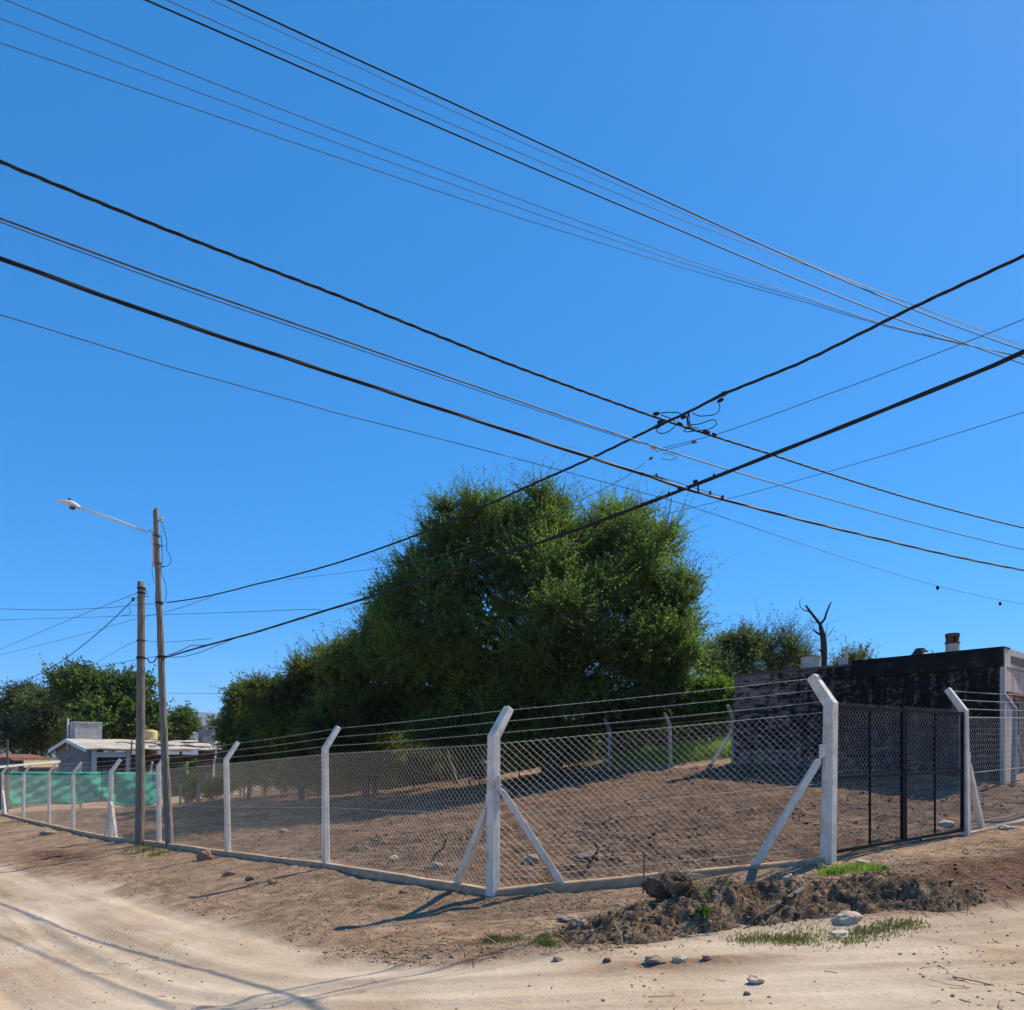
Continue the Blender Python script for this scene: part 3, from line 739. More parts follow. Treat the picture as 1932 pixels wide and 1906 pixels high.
def cable(name, label, path, r, mat, strands=1, twist=.5, spread=None, group='overhead cables'):
    root = empty(name, path[0]); tag(root, label, 'cable', group)
    if strands == 1:
        mb = MB(); mb.tube(path, r, 6)
        COL.objects.unlink(root); bpy.data.objects.remove(root)
        o = mb.build(name, mat); tag(o, label, 'cable', group); return o
    sp = spread or r
    for k in range(strands):
        pts = []; acc = 0; ph = 2 * math.pi * k / strands
        fine = []
        for a, b in zip(path[:-1], path[1:]):
            nseg = max(1, int((b - a).length / (twist / 6)))
            fine += [a.lerp(b, i / nseg) for i in range(nseg)]
        fine.append(path[-1])
        for i, p in enumerate(fine):
            q = fine[min(i + 1, len(fine) - 1)] - fine[max(i - 1, 0)]; q.normalize(); x = q.cross(Vector((0, 0, 1))).normalized(); y = x.cross(q)
            an = ph + 2 * math.pi * acc / twist
            pts.append(p + (x * math.cos(an) + y * math.sin(an)) * sp)
            if i < len(fine) - 1: acc += (fine[i+1] - p).length
        mb = MB(); mb.tube(pts, r, 5); mb.build('strand', mat, root)
    return root
J1 = (1.72, 9.0); EP = (PA.lerp(PAt, .73).x, 20.0); EPL = (EP, J1)
d54 = hdir(54); B1PL = ((J1[0], J1[1]), (J1[0] + d54.x, J1[1] + d54.y)); B3PL = ((1.96, 8.745), (1.96 + d54.x, 8.745 + d54.y))
def two(u0, d0, u1, d1): return (((u0-CU)/FPX*d0, d0), ((u1-CU)/FPX*d1, d1))
cable('twisted_cable', 'twisted black cable meeting the upper mid-air splice from the left', cable_path([(0,305),(320,436),(644,560),(950,683),(1250,792),(1451,856),(1700,936),(1931,996)], B1PL, (5, 14)), .0075, M['cable'], 3, .55)
cable('twin_cable', 'pair of slim cables crossing between the two thick bundles', cable_path([(0,412),(320,529),(644,641),(950,747),(1236,843),(1289,860),(1600,952),(1931,1037)], B1PL, (5, 14)), .0075, M['cable_grey'])
cable('thin_cable', 'thin wire running just under the slim cable, ending at its joint', cable_path([(0,419),(320,537),(644,648),(950,753),(1236,846)], B1PL, (5, 0)), .0035, M['cable_grey'])
cable('bundled_cable', 'thick bundle of black cables meeting the lower mid-air crossing from the left', cable_path([(0,488),(320,603),(644,710),(950,810),(1208,893),(1300,925),(1363,942),(1660,1017),(1931,1076)], B3PL, (5, 14)), .0085, M['cable'], 3, 2.4, .0085)
cable('thin_cable', 'lowest thin wire, passing in front of the tree top', cable_path([(0,594),(320,692),(644,782),(1063,889),(1289,951),(1627,1064),(1769,1106),(1931,1140)], B3PL, (5, 14)), .0035, M['cable_grey'])
for (u, v, lab) in ((1769, 1108, 'small dark clip on the lowest wire above the dead tree'), (1887, 1138, 'small dark clip on the lowest wire near the right edge')):
    k = (u - CU) / FPX; a = Vector((*B3PL[0], 0)); s = (k*a.y - a.x) / (d54.x - k*d54.y); p = a + d54*s
    mb = MB(); c = P3(u, v, p.y); mb.loft([[c + Vector((r*math.cos(q), r*math.sin(q)*.6, z)) for q in np.arange(0, 6.2, .785)] for r, z in ((.01, -.04), (.024, -.034), (.026, 0), (.016, .018), (.006, .02))])
    tag(mb.build('cable_clip', M['cable']), lab, 'clip', 'clips on the lowest wire')
D1PL = two(275, 6.52, 1931, 12.55); D4PL = two(431, 6.52, 1931, 12.12); CPL = two(0, 6.52, 1931, 12.35)
cable('power_line', 'lower of the two bold lines slanting from top left to the right edge', cable_path([(275,0),(644,160.5),(970,302),(1288,436.6),(1684,599),(1816,646),(1931,687)], D1PL, (5, 10)), .0075, M['cable'])
cable('power_line', 'uppermost bold line slanting from the top edge to the right edge', cable_path([(431,0),(644,98.6),(970,248),(1288,394),(1718,582),(1931,661)], D4PL, (5, 10)), .0075, M['cable'])
cable('power_line', 'thin wire just above the lower bold line', cable_path([(314,0),(644,144),(970,284),(1288,415),(1579,521),(1931,655)], two(314, 6.6, 1931, 12.2), (5, 10)), .0035, M['alu_wire'])
cable('power_line', 'faint thin wire just below the uppermost bold line', cable_path([(399,0),(644,112),(970,262),(1288,402),(1500,487),(1931,650)], two(399, 6.6, 1931, 12.0), (5, 10)), .0028, M['alu_wire'])
cable('power_line', 'highest of the three thin parallel wires at upper left', cable_path([(0,-4),(322,125),(644,250),(970,372),(1288,487),(1525,562),(1660,609),(1816,648),(1931,675)], CPL, (5, 10)), .0038, M['alu_wire'])
cable('power_line', 'middle of the three thin parallel wires at upper left', cable_path([(0,35),(322,155),(644,273),(970,389),(1288,496),(1525,567),(1660,611),(1816,649),(1931,674)], CPL, (5, 10)), .0034, M['alu_wire'])
cable('power_line', 'lowest of the three thin parallel wires at upper left', cable_path([(0,81),(322,190),(644,299.5),(970,408),(1288,505),(1525,572),(1660,613),(1816,650),(1931,672)], CPL, (5, 10)), .0038, M['alu_wire'])
cable('twisted_cable', 'upper twisted cable from the lamp pole through the splice to the right edge', cable_path([(314,1137),(480,1103),(644,1060),(830,993),(1002,915),(1117,864),(1232,808),(1300,777),(1366,743),(1518,682),(1718,582),(1931,483)], EPL, (0, 5)), .0085, M['cable'], 3, .7)
cable('bundled_cable', 'lower thick cable bundle from the lamp pole to the right edge', cable_path([(314,1240),(379,1221),(480,1194),(608,1154),(862,1074),(1063,1009),(1283,926),(1454,859),(1660,777),(1894,682),(1931,664)], EPL, (0, 5)), .011, M['cable'], 4, 3.0, .0105)
cable('thin_cable', 'thin wire rising from the joint of the slim cable to the right edge', cable_path([(1240,848),(1356,819),(1540,752),(1728,682),(1931,603)], EPL, (0, 5)), .0035, M['cable_grey'])
cable('thin_cable', 'thin wire dropping from the joint into the tree towards the poles', cable_path([(542,1094),(745,1067),(930,1016),(1093,945),(1202,888),(1238,852)], (EPL[0], (J1[0] + .05, J1[1] + .03)), (0, 0)), .0035, M['cable_grey'])
cable('thin_cable', 'faint thin wire rising behind the lower crossing to the right edge', cable_path([(1020,1022),(1150,994),(1289,962),(1380,940),(1660,862),(1931,778)], two(1020, 21, 1931, 12), (6, 8)), .0055, M['cable_grey'])
# wires round the two poles, towards the left
def px_cable(label, pts, ds, r, mat, name='service_wire', n=5):
    P_ = catmull([P3(u, v, d) for (u, v), d in zip(pts, ds)], 6); mb = MB(); mb.tube(P_, r, n); o = mb.build(name, mat); tag(o, label, 'cable', 'overhead cables'); return o
px_cable('wire from the top of the shorter pole down to the left edge', [(261,1118),(130,1170),(0,1226),(-60,1252)], (21.4,27,33,36), .008, M['cable_grey'])
px_cable('bold black wire sagging from the insulator of the shorter pole to the left edge', [(250,1133),(190,1190),(110,1252),(45,1285),(0,1297),(-60,1310)], (21.3,23.5,27,30,32,35), .013, M['cable'])
px_cable('upper level wire passing the shorter pole near its top', [(-60,1147),(0,1149),(100,1151),(200,1147),(262,1141),(300,1139)], (24,23.5,22.8,22,21.3,20.6), .008, M['cable_grey'])
px_cable('lower level wire passing behind both poles to the thick bundle', [(-60,1172),(0,1170),(250,1162),(480,1154),(590,1150),(608,1155)], (24,23.5,21.8,18,16.2,16.0), .006, M['cable_grey'])
px_cable('wire from the left edge rising behind both poles to the upper cable', [(-60,1252),(0,1236),(130,1204),(257,1168),(330,1150),(400,1126)], (32,30,26,22,20,18.8), .0065, M['cable_grey'])
px_cable('wire crossing the shorter pole at mid height down to the far tree', [(400,1205),(310,1212),(256,1211),(205,1237),(150,1268)], (18,20,21.3,26,32), .0065, M['cable_grey'])
px_cable('wire from the left edge rising to the cable band of the shorter pole', [(-60,1318),(0,1301),(41,1290),(150,1266),(256,1245),(300,1238)], (33,31,30,25,21.3,20.1), .008, M['cable_grey'])
px_cable('dark wire falling from the shorter pole in front of the far tree', [(256,1256),(230,1275),(170,1306),(102,1335),(40,1356)], (21.4,25,32,40,46), .012, M['cable'])
px_cable('far thin wire at the horizon between lamp pole and thicket', [(250,1309),(330,1308),(440,1309)], (48,48,48), .012, M['cable_grey'])
px_cable('looping black lead between the two poles at the lower cable band', [(262,1243),(276,1242),(283,1250),(291,1248),(297,1238),(305,1236),(316,1239)], (21.2,21,20.8,20.6,20.4,20.2,19.9), .016, M['cable'])
px_cable('slack lead hanging under the lower bundle beside the lamp pole', [(316,1240),(345,1239),(375,1232),(400,1222),(440,1206),(500,1188)], (19.9,19.3,18.6,18.1,17.3,16.2), .008, M['cable'])
px_cable('slack lead looping above the lower bundle beside the lamp pole', [(316,1236),(335,1230),(352,1222),(362,1218),(390,1217),(420,1209)], (19.9,19.5,19.1,18.9,18.3,17.7), .009, M['cable'])
px_cable('short dark lead hanging from the lower crossing in front of the tree', [(1267,940),(1262,968),(1255,1000),(1250,1015)], (8.9,8.9,8.9,8.9), .006, M['cable_grey'])

# splices in mid-air
sp1 = empty('cable_splice', P3(1260, 790, 9.0)); tag(sp1, 'tangled upper splice of clamps and loops where the twisted cables cross', 'splice')
def clamp(root, u, v, d, s=.05, mat='cable', tilt=0.4):
    c = P3(u, v, d); mb = MB(); t = Vector((math.cos(tilt), 0, math.sin(tilt))); n2 = Vector((-math.sin(tilt), 0, math.cos(tilt)))
    mb.loft([[c + t*(l) + n2*(w_*math.cos(q)) + Vector((0, w_*math.sin(q), 0)) for q in np.arange(0, 6.2, .785)] for l, w_ in ((-s, s*.25), (-s*.8, s*.5), (0, s*.62), (s*.7, s*.5), (s, s*.2))])
    mb.build('clamp', M[mat], root, True)
for (u, v, s, tl) in ((1238, 781, .04, .3), (1247, 798, .045, -.3), (1240, 805, .04, .3), (1290, 787, .035, .5), (1366, 743, .045, .5), (1360, 755, .035, .5), (1333, 815, .042, -.3), (1348, 820, .03, -.3), (1283, 800, .035, -.3)):
    clamp(sp1, u, v, 9.0 - (u - 1250) * .0035, s, tilt=tl)
for pts in ([(1238,781),(1262,778),(1283,780),(1296,790),(1300,800)], [(1238,806),(1240,815),(1252,818),(1268,810),(1276,800)], [(1290,786),(1300,778),(1330,760),(1362,742)],
            [(1306,779),(1320,785),(1345,783),(1356,776),(1358,766),(1353,757)], [(1300,780),(1302,800),(1312,812),(1330,816)], [(1296,802),(1320,800),(1345,792),(1352,800),(1338,810),(1320,812),(1296,815),(1290,812),(1300,808),(1318,808)], [(1247,783),(1266,790),(1275,797)]):
    px_tube(sp1, 'loop', pts, 9.0 - .0 , .0055, M['cable'])
px_tube(sp1, 'bridge', [(1300,778),(1297,790),(1299,803),(1308,812)], 8.95, .010, M['cable'])
sp2 = empty('cable_splice', P3(1300, 925, 8.75)); tag(sp2, 'lower crossing of the thick cable bundles with small clips', 'splice')
for (u, v, s, tl) in ((1209, 894, .03, -.4), (1238, 897, .022, 1.4), (1283, 921, .03, .4), (1312, 908, .03, .4), (1343, 902, .03, .4), (1347, 897, .022, 1.4), (1363, 939, .03, 1.3), (1340, 930, .024, 1.4), (1250, 939, .028, .4), (1262, 931, .022, 1.4)):
    clamp(sp2, u, v, 8.78, s, tilt=tl)
px_tube(sp2, 'bridge', [(1318,928),(1317,918),(1325,908),(1345,900)], 8.7, .010, M['cable'])
px_tube(sp2, 'loop', [(1209,893),(1240,900),(1268,912),(1281,920)], 8.75, .006, M['cable'])
px_tube(sp2, 'loop', [(1238,898),(1290,914),(1340,930),(1363,938)], 8.75, .0035, M['cable_grey'])
sp3 = empty('cable_splice', P3(1236, 846, 9.0)); tag(sp3, 'small joint of thin wires below the upper splice', 'splice')
clamp(sp3, 1233, 845, 9.0, .035, 'stone_pale', -.3); clamp(sp3, 1228, 865, 9.0, .025, 'cable_grey', .6); clamp(sp3, 1310, 834, 8.9, .03, 'cable_grey', .3)
px_tube(sp3, 'loop', [(1250,855),(1268,858),(1276,864),(1265,868),(1248,866)], 9.0, .0035, M['cable_grey'])
px_tube(sp3, 'loop', [(1236,852),(1260,848),(1290,840),(1310,834)], 9.0, .0035, M['cable_grey'])

# ------------------------------------------------------------------ dark building on the right
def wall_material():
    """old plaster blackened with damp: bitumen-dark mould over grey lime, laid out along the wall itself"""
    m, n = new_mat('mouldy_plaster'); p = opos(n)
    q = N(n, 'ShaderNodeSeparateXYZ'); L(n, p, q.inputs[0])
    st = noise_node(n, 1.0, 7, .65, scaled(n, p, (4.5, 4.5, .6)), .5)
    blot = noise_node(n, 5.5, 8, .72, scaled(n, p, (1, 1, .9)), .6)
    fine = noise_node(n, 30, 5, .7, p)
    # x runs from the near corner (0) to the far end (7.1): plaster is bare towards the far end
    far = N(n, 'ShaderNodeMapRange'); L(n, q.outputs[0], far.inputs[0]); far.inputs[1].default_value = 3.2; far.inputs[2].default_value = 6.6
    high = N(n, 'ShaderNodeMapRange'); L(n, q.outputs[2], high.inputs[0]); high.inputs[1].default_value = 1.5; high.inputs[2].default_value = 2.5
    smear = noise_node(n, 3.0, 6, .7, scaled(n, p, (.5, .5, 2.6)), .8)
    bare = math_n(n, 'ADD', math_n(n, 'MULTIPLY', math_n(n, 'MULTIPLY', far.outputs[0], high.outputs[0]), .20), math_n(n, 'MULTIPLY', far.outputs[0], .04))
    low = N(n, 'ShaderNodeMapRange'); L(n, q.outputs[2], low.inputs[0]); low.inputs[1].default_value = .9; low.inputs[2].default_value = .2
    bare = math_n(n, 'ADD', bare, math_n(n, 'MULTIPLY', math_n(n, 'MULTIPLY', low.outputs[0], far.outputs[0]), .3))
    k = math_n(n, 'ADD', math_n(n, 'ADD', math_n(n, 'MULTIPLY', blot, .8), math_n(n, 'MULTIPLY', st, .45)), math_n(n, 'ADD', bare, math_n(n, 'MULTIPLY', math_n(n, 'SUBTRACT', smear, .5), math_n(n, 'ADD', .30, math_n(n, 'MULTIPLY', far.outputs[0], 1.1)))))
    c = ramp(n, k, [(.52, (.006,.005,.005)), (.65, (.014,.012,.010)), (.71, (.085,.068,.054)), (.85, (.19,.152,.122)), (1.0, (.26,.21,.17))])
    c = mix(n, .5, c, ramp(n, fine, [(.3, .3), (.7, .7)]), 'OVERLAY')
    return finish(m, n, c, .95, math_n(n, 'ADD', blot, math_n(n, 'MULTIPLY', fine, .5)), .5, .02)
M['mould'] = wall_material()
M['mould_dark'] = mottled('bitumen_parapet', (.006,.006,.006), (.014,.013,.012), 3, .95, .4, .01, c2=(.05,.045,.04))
M['roof_slab'] = mottled('roof_slab', (.06,.055,.05), (.13,.12,.11), 2, .95, .3, .01)
M['plaster_pink'] = mottled('pinkish_plaster', (.36,.26,.22), (.52,.40,.35), 2.5, .92, .4, .01, stretch=(1.6,1.6,.4), c2=(.58,.47,.42))
M['plaster_pale'] = mottled('pale_corner_plaster', (.34,.31,.27), (.55,.51,.45), 3, .92, .4, .01, stretch=(1.6,1.6,.4))
M['ledge'] = mottled('rust_ledge', (.10,.05,.04), (.20,.11,.085), 6, .9, .3, .01)
M['door_dark'] = mottled('dark_door', (.03,.03,.032), (.07,.07,.072), 6, .6, .2, .005)
M['door_glass'] = mottled('dull_window_glass', (.10,.12,.13), (.18,.20,.21), 4, .2, .05, .002)
M['door_wood'] = mottled('grey_door', (.32,.29,.27), (.46,.42,.39), 4, .8, .2, .005, stretch=(6,6,.6))
M['terracotta'] = mottled('terracotta', (.10,.05,.04), (.19,.095,.065), 8, .9, .3, .005)
M['cream'] = mottled('cream_plaster', (.55,.45,.32), (.68,.58,.43), 4, .9, .3, .005)
M['tank_black'] = mottled('black_tank', (.02,.02,.024), (.05,.05,.055), 6, .5, .1, .005)
M['tank_cream'] = mottled('cream_tank', (.46,.40,.30), (.60,.54,.43), 5, .8, .2, .005)

def building():
    base = Vector((BC0.x, BC0.y, 1.0)); root = empty('flat_roofed_house', base); root.rotation_euler = (0, 0, 0)
    tag(root, 'single storey flat roofed house with mould-blackened side wall and pinkish front', 'house')
    ax = BDIR.copy(); out = Vector((-BDIR.y, BDIR.x, 0));                       # out: towards the lot
    if out.dot(Vector((-1, -1, 0))) < 0: out = -out
    fx = hdir(46.5); fn = Vector((fx.y, -fx.x, 0))                             # front: towards the right street
    Lw = (BC1 - BC0).length; zt = 4.26; z0 = .6
    rot = math.atan2(ax.y, ax.x)
    def lbox(name, mat, x0, x1, y0, y1, za, zb, par=root):
        """box in wall coordinates (x along the wall, y outwards), own local frame so textures run along the wall"""
        me = bpy.data.meshes.new(name); mb = MB(); mb.abox(x0, x1, y0, y1, za - 1.22, zb - 1.22)
        sgn = 1 if out.dot(Vector((-ax.y, ax.x, 0))) > 0 else -1
        vs = [(v[0], v[1] * sgn, v[2]) for v in mb.v]; fs = mb.f if sgn > 0 else [tuple(reversed(f)) for f in mb.f]
        me.from_pydata(vs, [], fs); me.update(); me.materials.append(mat)
        o = bpy.data.objects.new(name, me); COL.objects.link(o); o.parent = par
        o.matrix_local = Matrix.Translation(Vector((BC0.x, BC0.y, 1.22)) - base) @ Matrix.Rotation(rot, 4, 'Z')
        if par is not root: o.matrix_local = Matrix.Identity(4)
        return o
    # side wall, left open where the niche sits
    n0, n1, nb, nt_ = 3.40, 3.84, 2.66, 3.12
    lbox('side_wall', M['mould'], .003, n0, -.25, 0, z0, zt - .30)
    lbox('side_wall', M['mould'], n1, Lw, -.25, 0, z0, zt - .12)
    lbox('side_wall', M['mould'], n0, n1, -.25, 0, z0, nb); lbox('side_wall', M['mould'], n0, n1, -.25, 0, nt_, zt - .12)
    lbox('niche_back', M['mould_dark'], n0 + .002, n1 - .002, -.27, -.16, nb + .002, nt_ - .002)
    lbox('parapet_band', M['mould_dark'], -.02, n0 + .1, -.30, .045, zt - .44, zt - .03)
    lbox('coping', M['mould_dark'], -.05, n0 + .12, -.34, .06, zt - .03, zt + .01)
    lbox('coping', M['roof_slab'], n0 + .12, Lw + .03, -.34, .03, zt - .12, zt - .06)
    lbox('pier', M['mould'], n0 - .42, n0 - .04, -.02, .03, z0, zt - .45)
    lbox('roof_slab', M['roof_slab'], -.02, Lw - .05, -6.2, -.255, zt - .34, zt - .16)
    lbox('rear_wall', M['plaster_pale'], Lw - .25, Lw - .002, -6.2, -.252, z0, zt - .36)
    # ragged crack across the bare plaster
    mb = MB(); pts = []
    for i in range(16):
        x = Lw - .02 - i * .165; z = zt - .46 + .05 * math.sin(i * 1.1) + .03 * rng.uniform(-1, 1) + i*.004
        pts.append(Vector((BC0.x, BC0.y, 0)) + ax * x + out * .002 + Vector((0, 0, z)))
    mb.tube(pts, [.012 + .022 * rng.random() for _ in pts], 5); mb.build('crack_edge', M['mould_dark'], root)
    # front
    B0 = Vector((BC0.x, BC0.y, 0))
    def fbox(name, mat, a, b, za, zb, d0, d1, par=root):
        mb = MB(); mb.box(B0 + fx * ((a+b)/2) + fn * ((d0+d1)/2) + Vector((0, 0, (za+zb)/2)), fx, fn, (0, 0, 1), (b-a)/2, (d1-d0)/2, (zb-za)/2)
        return mb.build(name, mat, par)
    fbox('front_wall', M['plaster_pink'], .13, .86, z0, zt - .45, -.25, 0)
    fbox('front_wall', M['plaster_pink'], 1.9, 8, z0, zt - .45, -.25, 0)
    fbox('front_wall', M['plaster_pink'], .86, 1.9, 3.32, zt - .45, -.25, 0)
    fbox('corner_pilaster', M['plaster_pale'], -.004, .13, z0, zt - .445, -.05, .05)
    for k in range(11):
        fbox('frieze_panel', M['plaster_pink'], .16 + k*.56, .16 + k*.56 + .52, zt - 1.0, zt - .46, .002, .03)
    fbox('front_parapet', M['plaster_pale'], .02, 8, zt - .44, zt - .002, -.25, .045)
    fbox('ledge', M['ledge'], .13, 8, zt - 1.07, zt - 1.01, .002, .09)
    d = fbox('door', M['door_wood'], .92, 1.84, 1.25, 3.26, -.16, -.10)
    fbox('door_frame', M['ledge'], .86, .92, 1.22, 3.32, -.2, .02); fbox('door_frame', M['ledge'], .92, 1.9, 3.262, 3.32, -.2, .02)
    fbox('door_pane', M['door_glass'], 1.02, 1.74, 2.3, 3.12, -.098, -.09, d)
    for k in range(5): fbox('grille_bar', M['door_dark'], 1.06 + k*.14, 1.075 + k*.14, 2.3, 3.12, -.085, -.07, d)
    fbox('step', M['plaster_pale'], .8, 2.0, .9, 1.24, .003, .5)
    for k in range(3): fbox('leaning_board', M['cream'], -.30 + k*.13, -.20 + k*.13, 1.0, 2.2 - k*.25, .10, .13)
building()

# things on its roof
def roof_pt(u, d): return P3(u, HV, d)
c = P3(1736, 1240, 21.5); c.z = 4.10
r = empty('water_tank', c); tag(r, 'black round water tank with lid on the flat roof', 'tank')
mb = MB(); mb.lathe(c, [(.22, 0), (.235, .02), (.235, .44), (.20, .48)], 24); mb.build('body', M['tank_black'], r)
mb = MB(); mb.lathe(c + Vector((0,0,.481)), [(.18, 0), (.18, .05), (.15, .06), (.12, .13), (.08, .14)], 24); mb.build('lid', M['tank_black'], r)
mb = MB(); mb.tube([c + Vector((.16,0,.56)), c + Vector((.34,0,.57)), c + Vector((.35,0,.2))], .012, 6); mb.build('pipe', M['tank_black'], r)
c = P3(1797, 1240, 20.8); c.z = 4.10
r = empty('chimney', c); tag(r, 'cream chimney with terracotta cap on the flat roof', 'chimney')
mb = MB(); mb.lathe(c, [(.175, 0), (.165, .62), (.17, .63)], 20); mb.build('stack', M['cream'], r)
mb = MB(); mb.lathe(c + Vector((0,0,.631)), [(.17, 0), (.195, .02), (.17, .06), (.14, .07)], 20); mb.build('collar', M['terracotta'], r)
for k in range(4):
    a = k * math.pi/2 + .75; mb = MB(); q = c + Vector((math.cos(a)*.12, math.sin(a)*.12, .755)); mb.box(q, (math.cos(a), math.sin(a), 0), (-math.sin(a), math.cos(a), 0), (0,0,1), .03, .055, .05); mb.build('cap_leg', M['terracotta'], r)
mb = MB(); mb.lathe(c + Vector((0,0,.806)), [(.15, 0), (.175, .012), (.175, .05), (.18, .055), (.172, .10), (.11, .11)], 20); mb.build('cap', M['terracotta'], r)
c = P3(1530, 1262, 23.0); c.z = 4.10
r = empty('round_tank', c); tag(r, 'low cream round tank behind the roof edge below the dead tree', 'tank')
mb = MB(); mb.lathe(c, [(.28, 0), (.28, .52), (.29, .53), (.29, .56)], 24); mb.build('body', M['tank_cream'], r)
mb = MB(); mb.lathe(c + Vector((0,0,.561)), [(.30, 0), (.28, .03), (.15, .05), (.02, .055)], 24); mb.build('lid', M['terracotta'], r)
c = P3(1597, 1262, 22.5); c.z = 4.10
r = empty('vent_pipe', c); tag(r, 'pale vent pipe with a side box on the flat roof', 'pipe')
mb = MB(); mb.cyl(c, .04, .04, .80, 12); mb.build('pipe', M['tank_cream'], r)
mb = MB(); mb.abox(c.x-.20, c.x-.045, c.y-.08, c.y+.08, c.z, c.z+.48); mb.build('box', M['tank_cream'], r)

# ------------------------------------------------------------------ house on the left
M['roof_sheet'] = mottled('weathered_roof_membrane', (.26,.22,.175), (.44,.385,.315), 1.3, .85, .3, .015, c2=(.60,.54,.46))
M['wall_grey'] = mottled('greenish_grey_render', (.17,.165,.14), (.26,.25,.215), 1.5, .9, .3, .01)
M['wall_blue'] = mottled('pale_blue_render', (.30,.37,.40), (.42,.49,.52), 1.5, .9, .3, .01)
M['wall_dark'] = mottled('dark_verandah_wall', (.05,.045,.04), (.10,.09,.08), 1.5, .95, .3, .01)
M['white_brick'] = mottled('whitewashed_brick', (.28,.25,.21), (.48,.44,.38), 2.2, .9, .6, .02, stretch=(1,1,3.5), c2=(.72,.68,.62))
M['block'] = mottled('grey_block', (.20,.19,.18), (.31,.30,.28), 4, .95, .4, .01)
M['rust'] = mottled('rusty_sheet', (.15,.06,.035), (.26,.115,.065), 3, .9, .3, .01)
M['yellow_tank'] = mottled('yellow_tank', (.55,.40,.17), (.66,.51,.25), 3, .7, .1, .01)
M['old_board'] = mottled('old_board', (.07,.06,.05), (.19,.165,.14), 4, .95, .4, .01)
M['white_paint'] = mottled('white_paint', (.62,.62,.60), (.78,.78,.76), 4, .7, .1, .005)
M['net'] = mottled('green_shade_net', (.02,.33,.215), (.028,.39,.26), 1.2, .6, .3, .02, c2=(.05,.46,.32))
M['tan'] = mottled('tan_sheet', (.42,.29,.13), (.55,.40,.20), 3, .8, .2, .01)

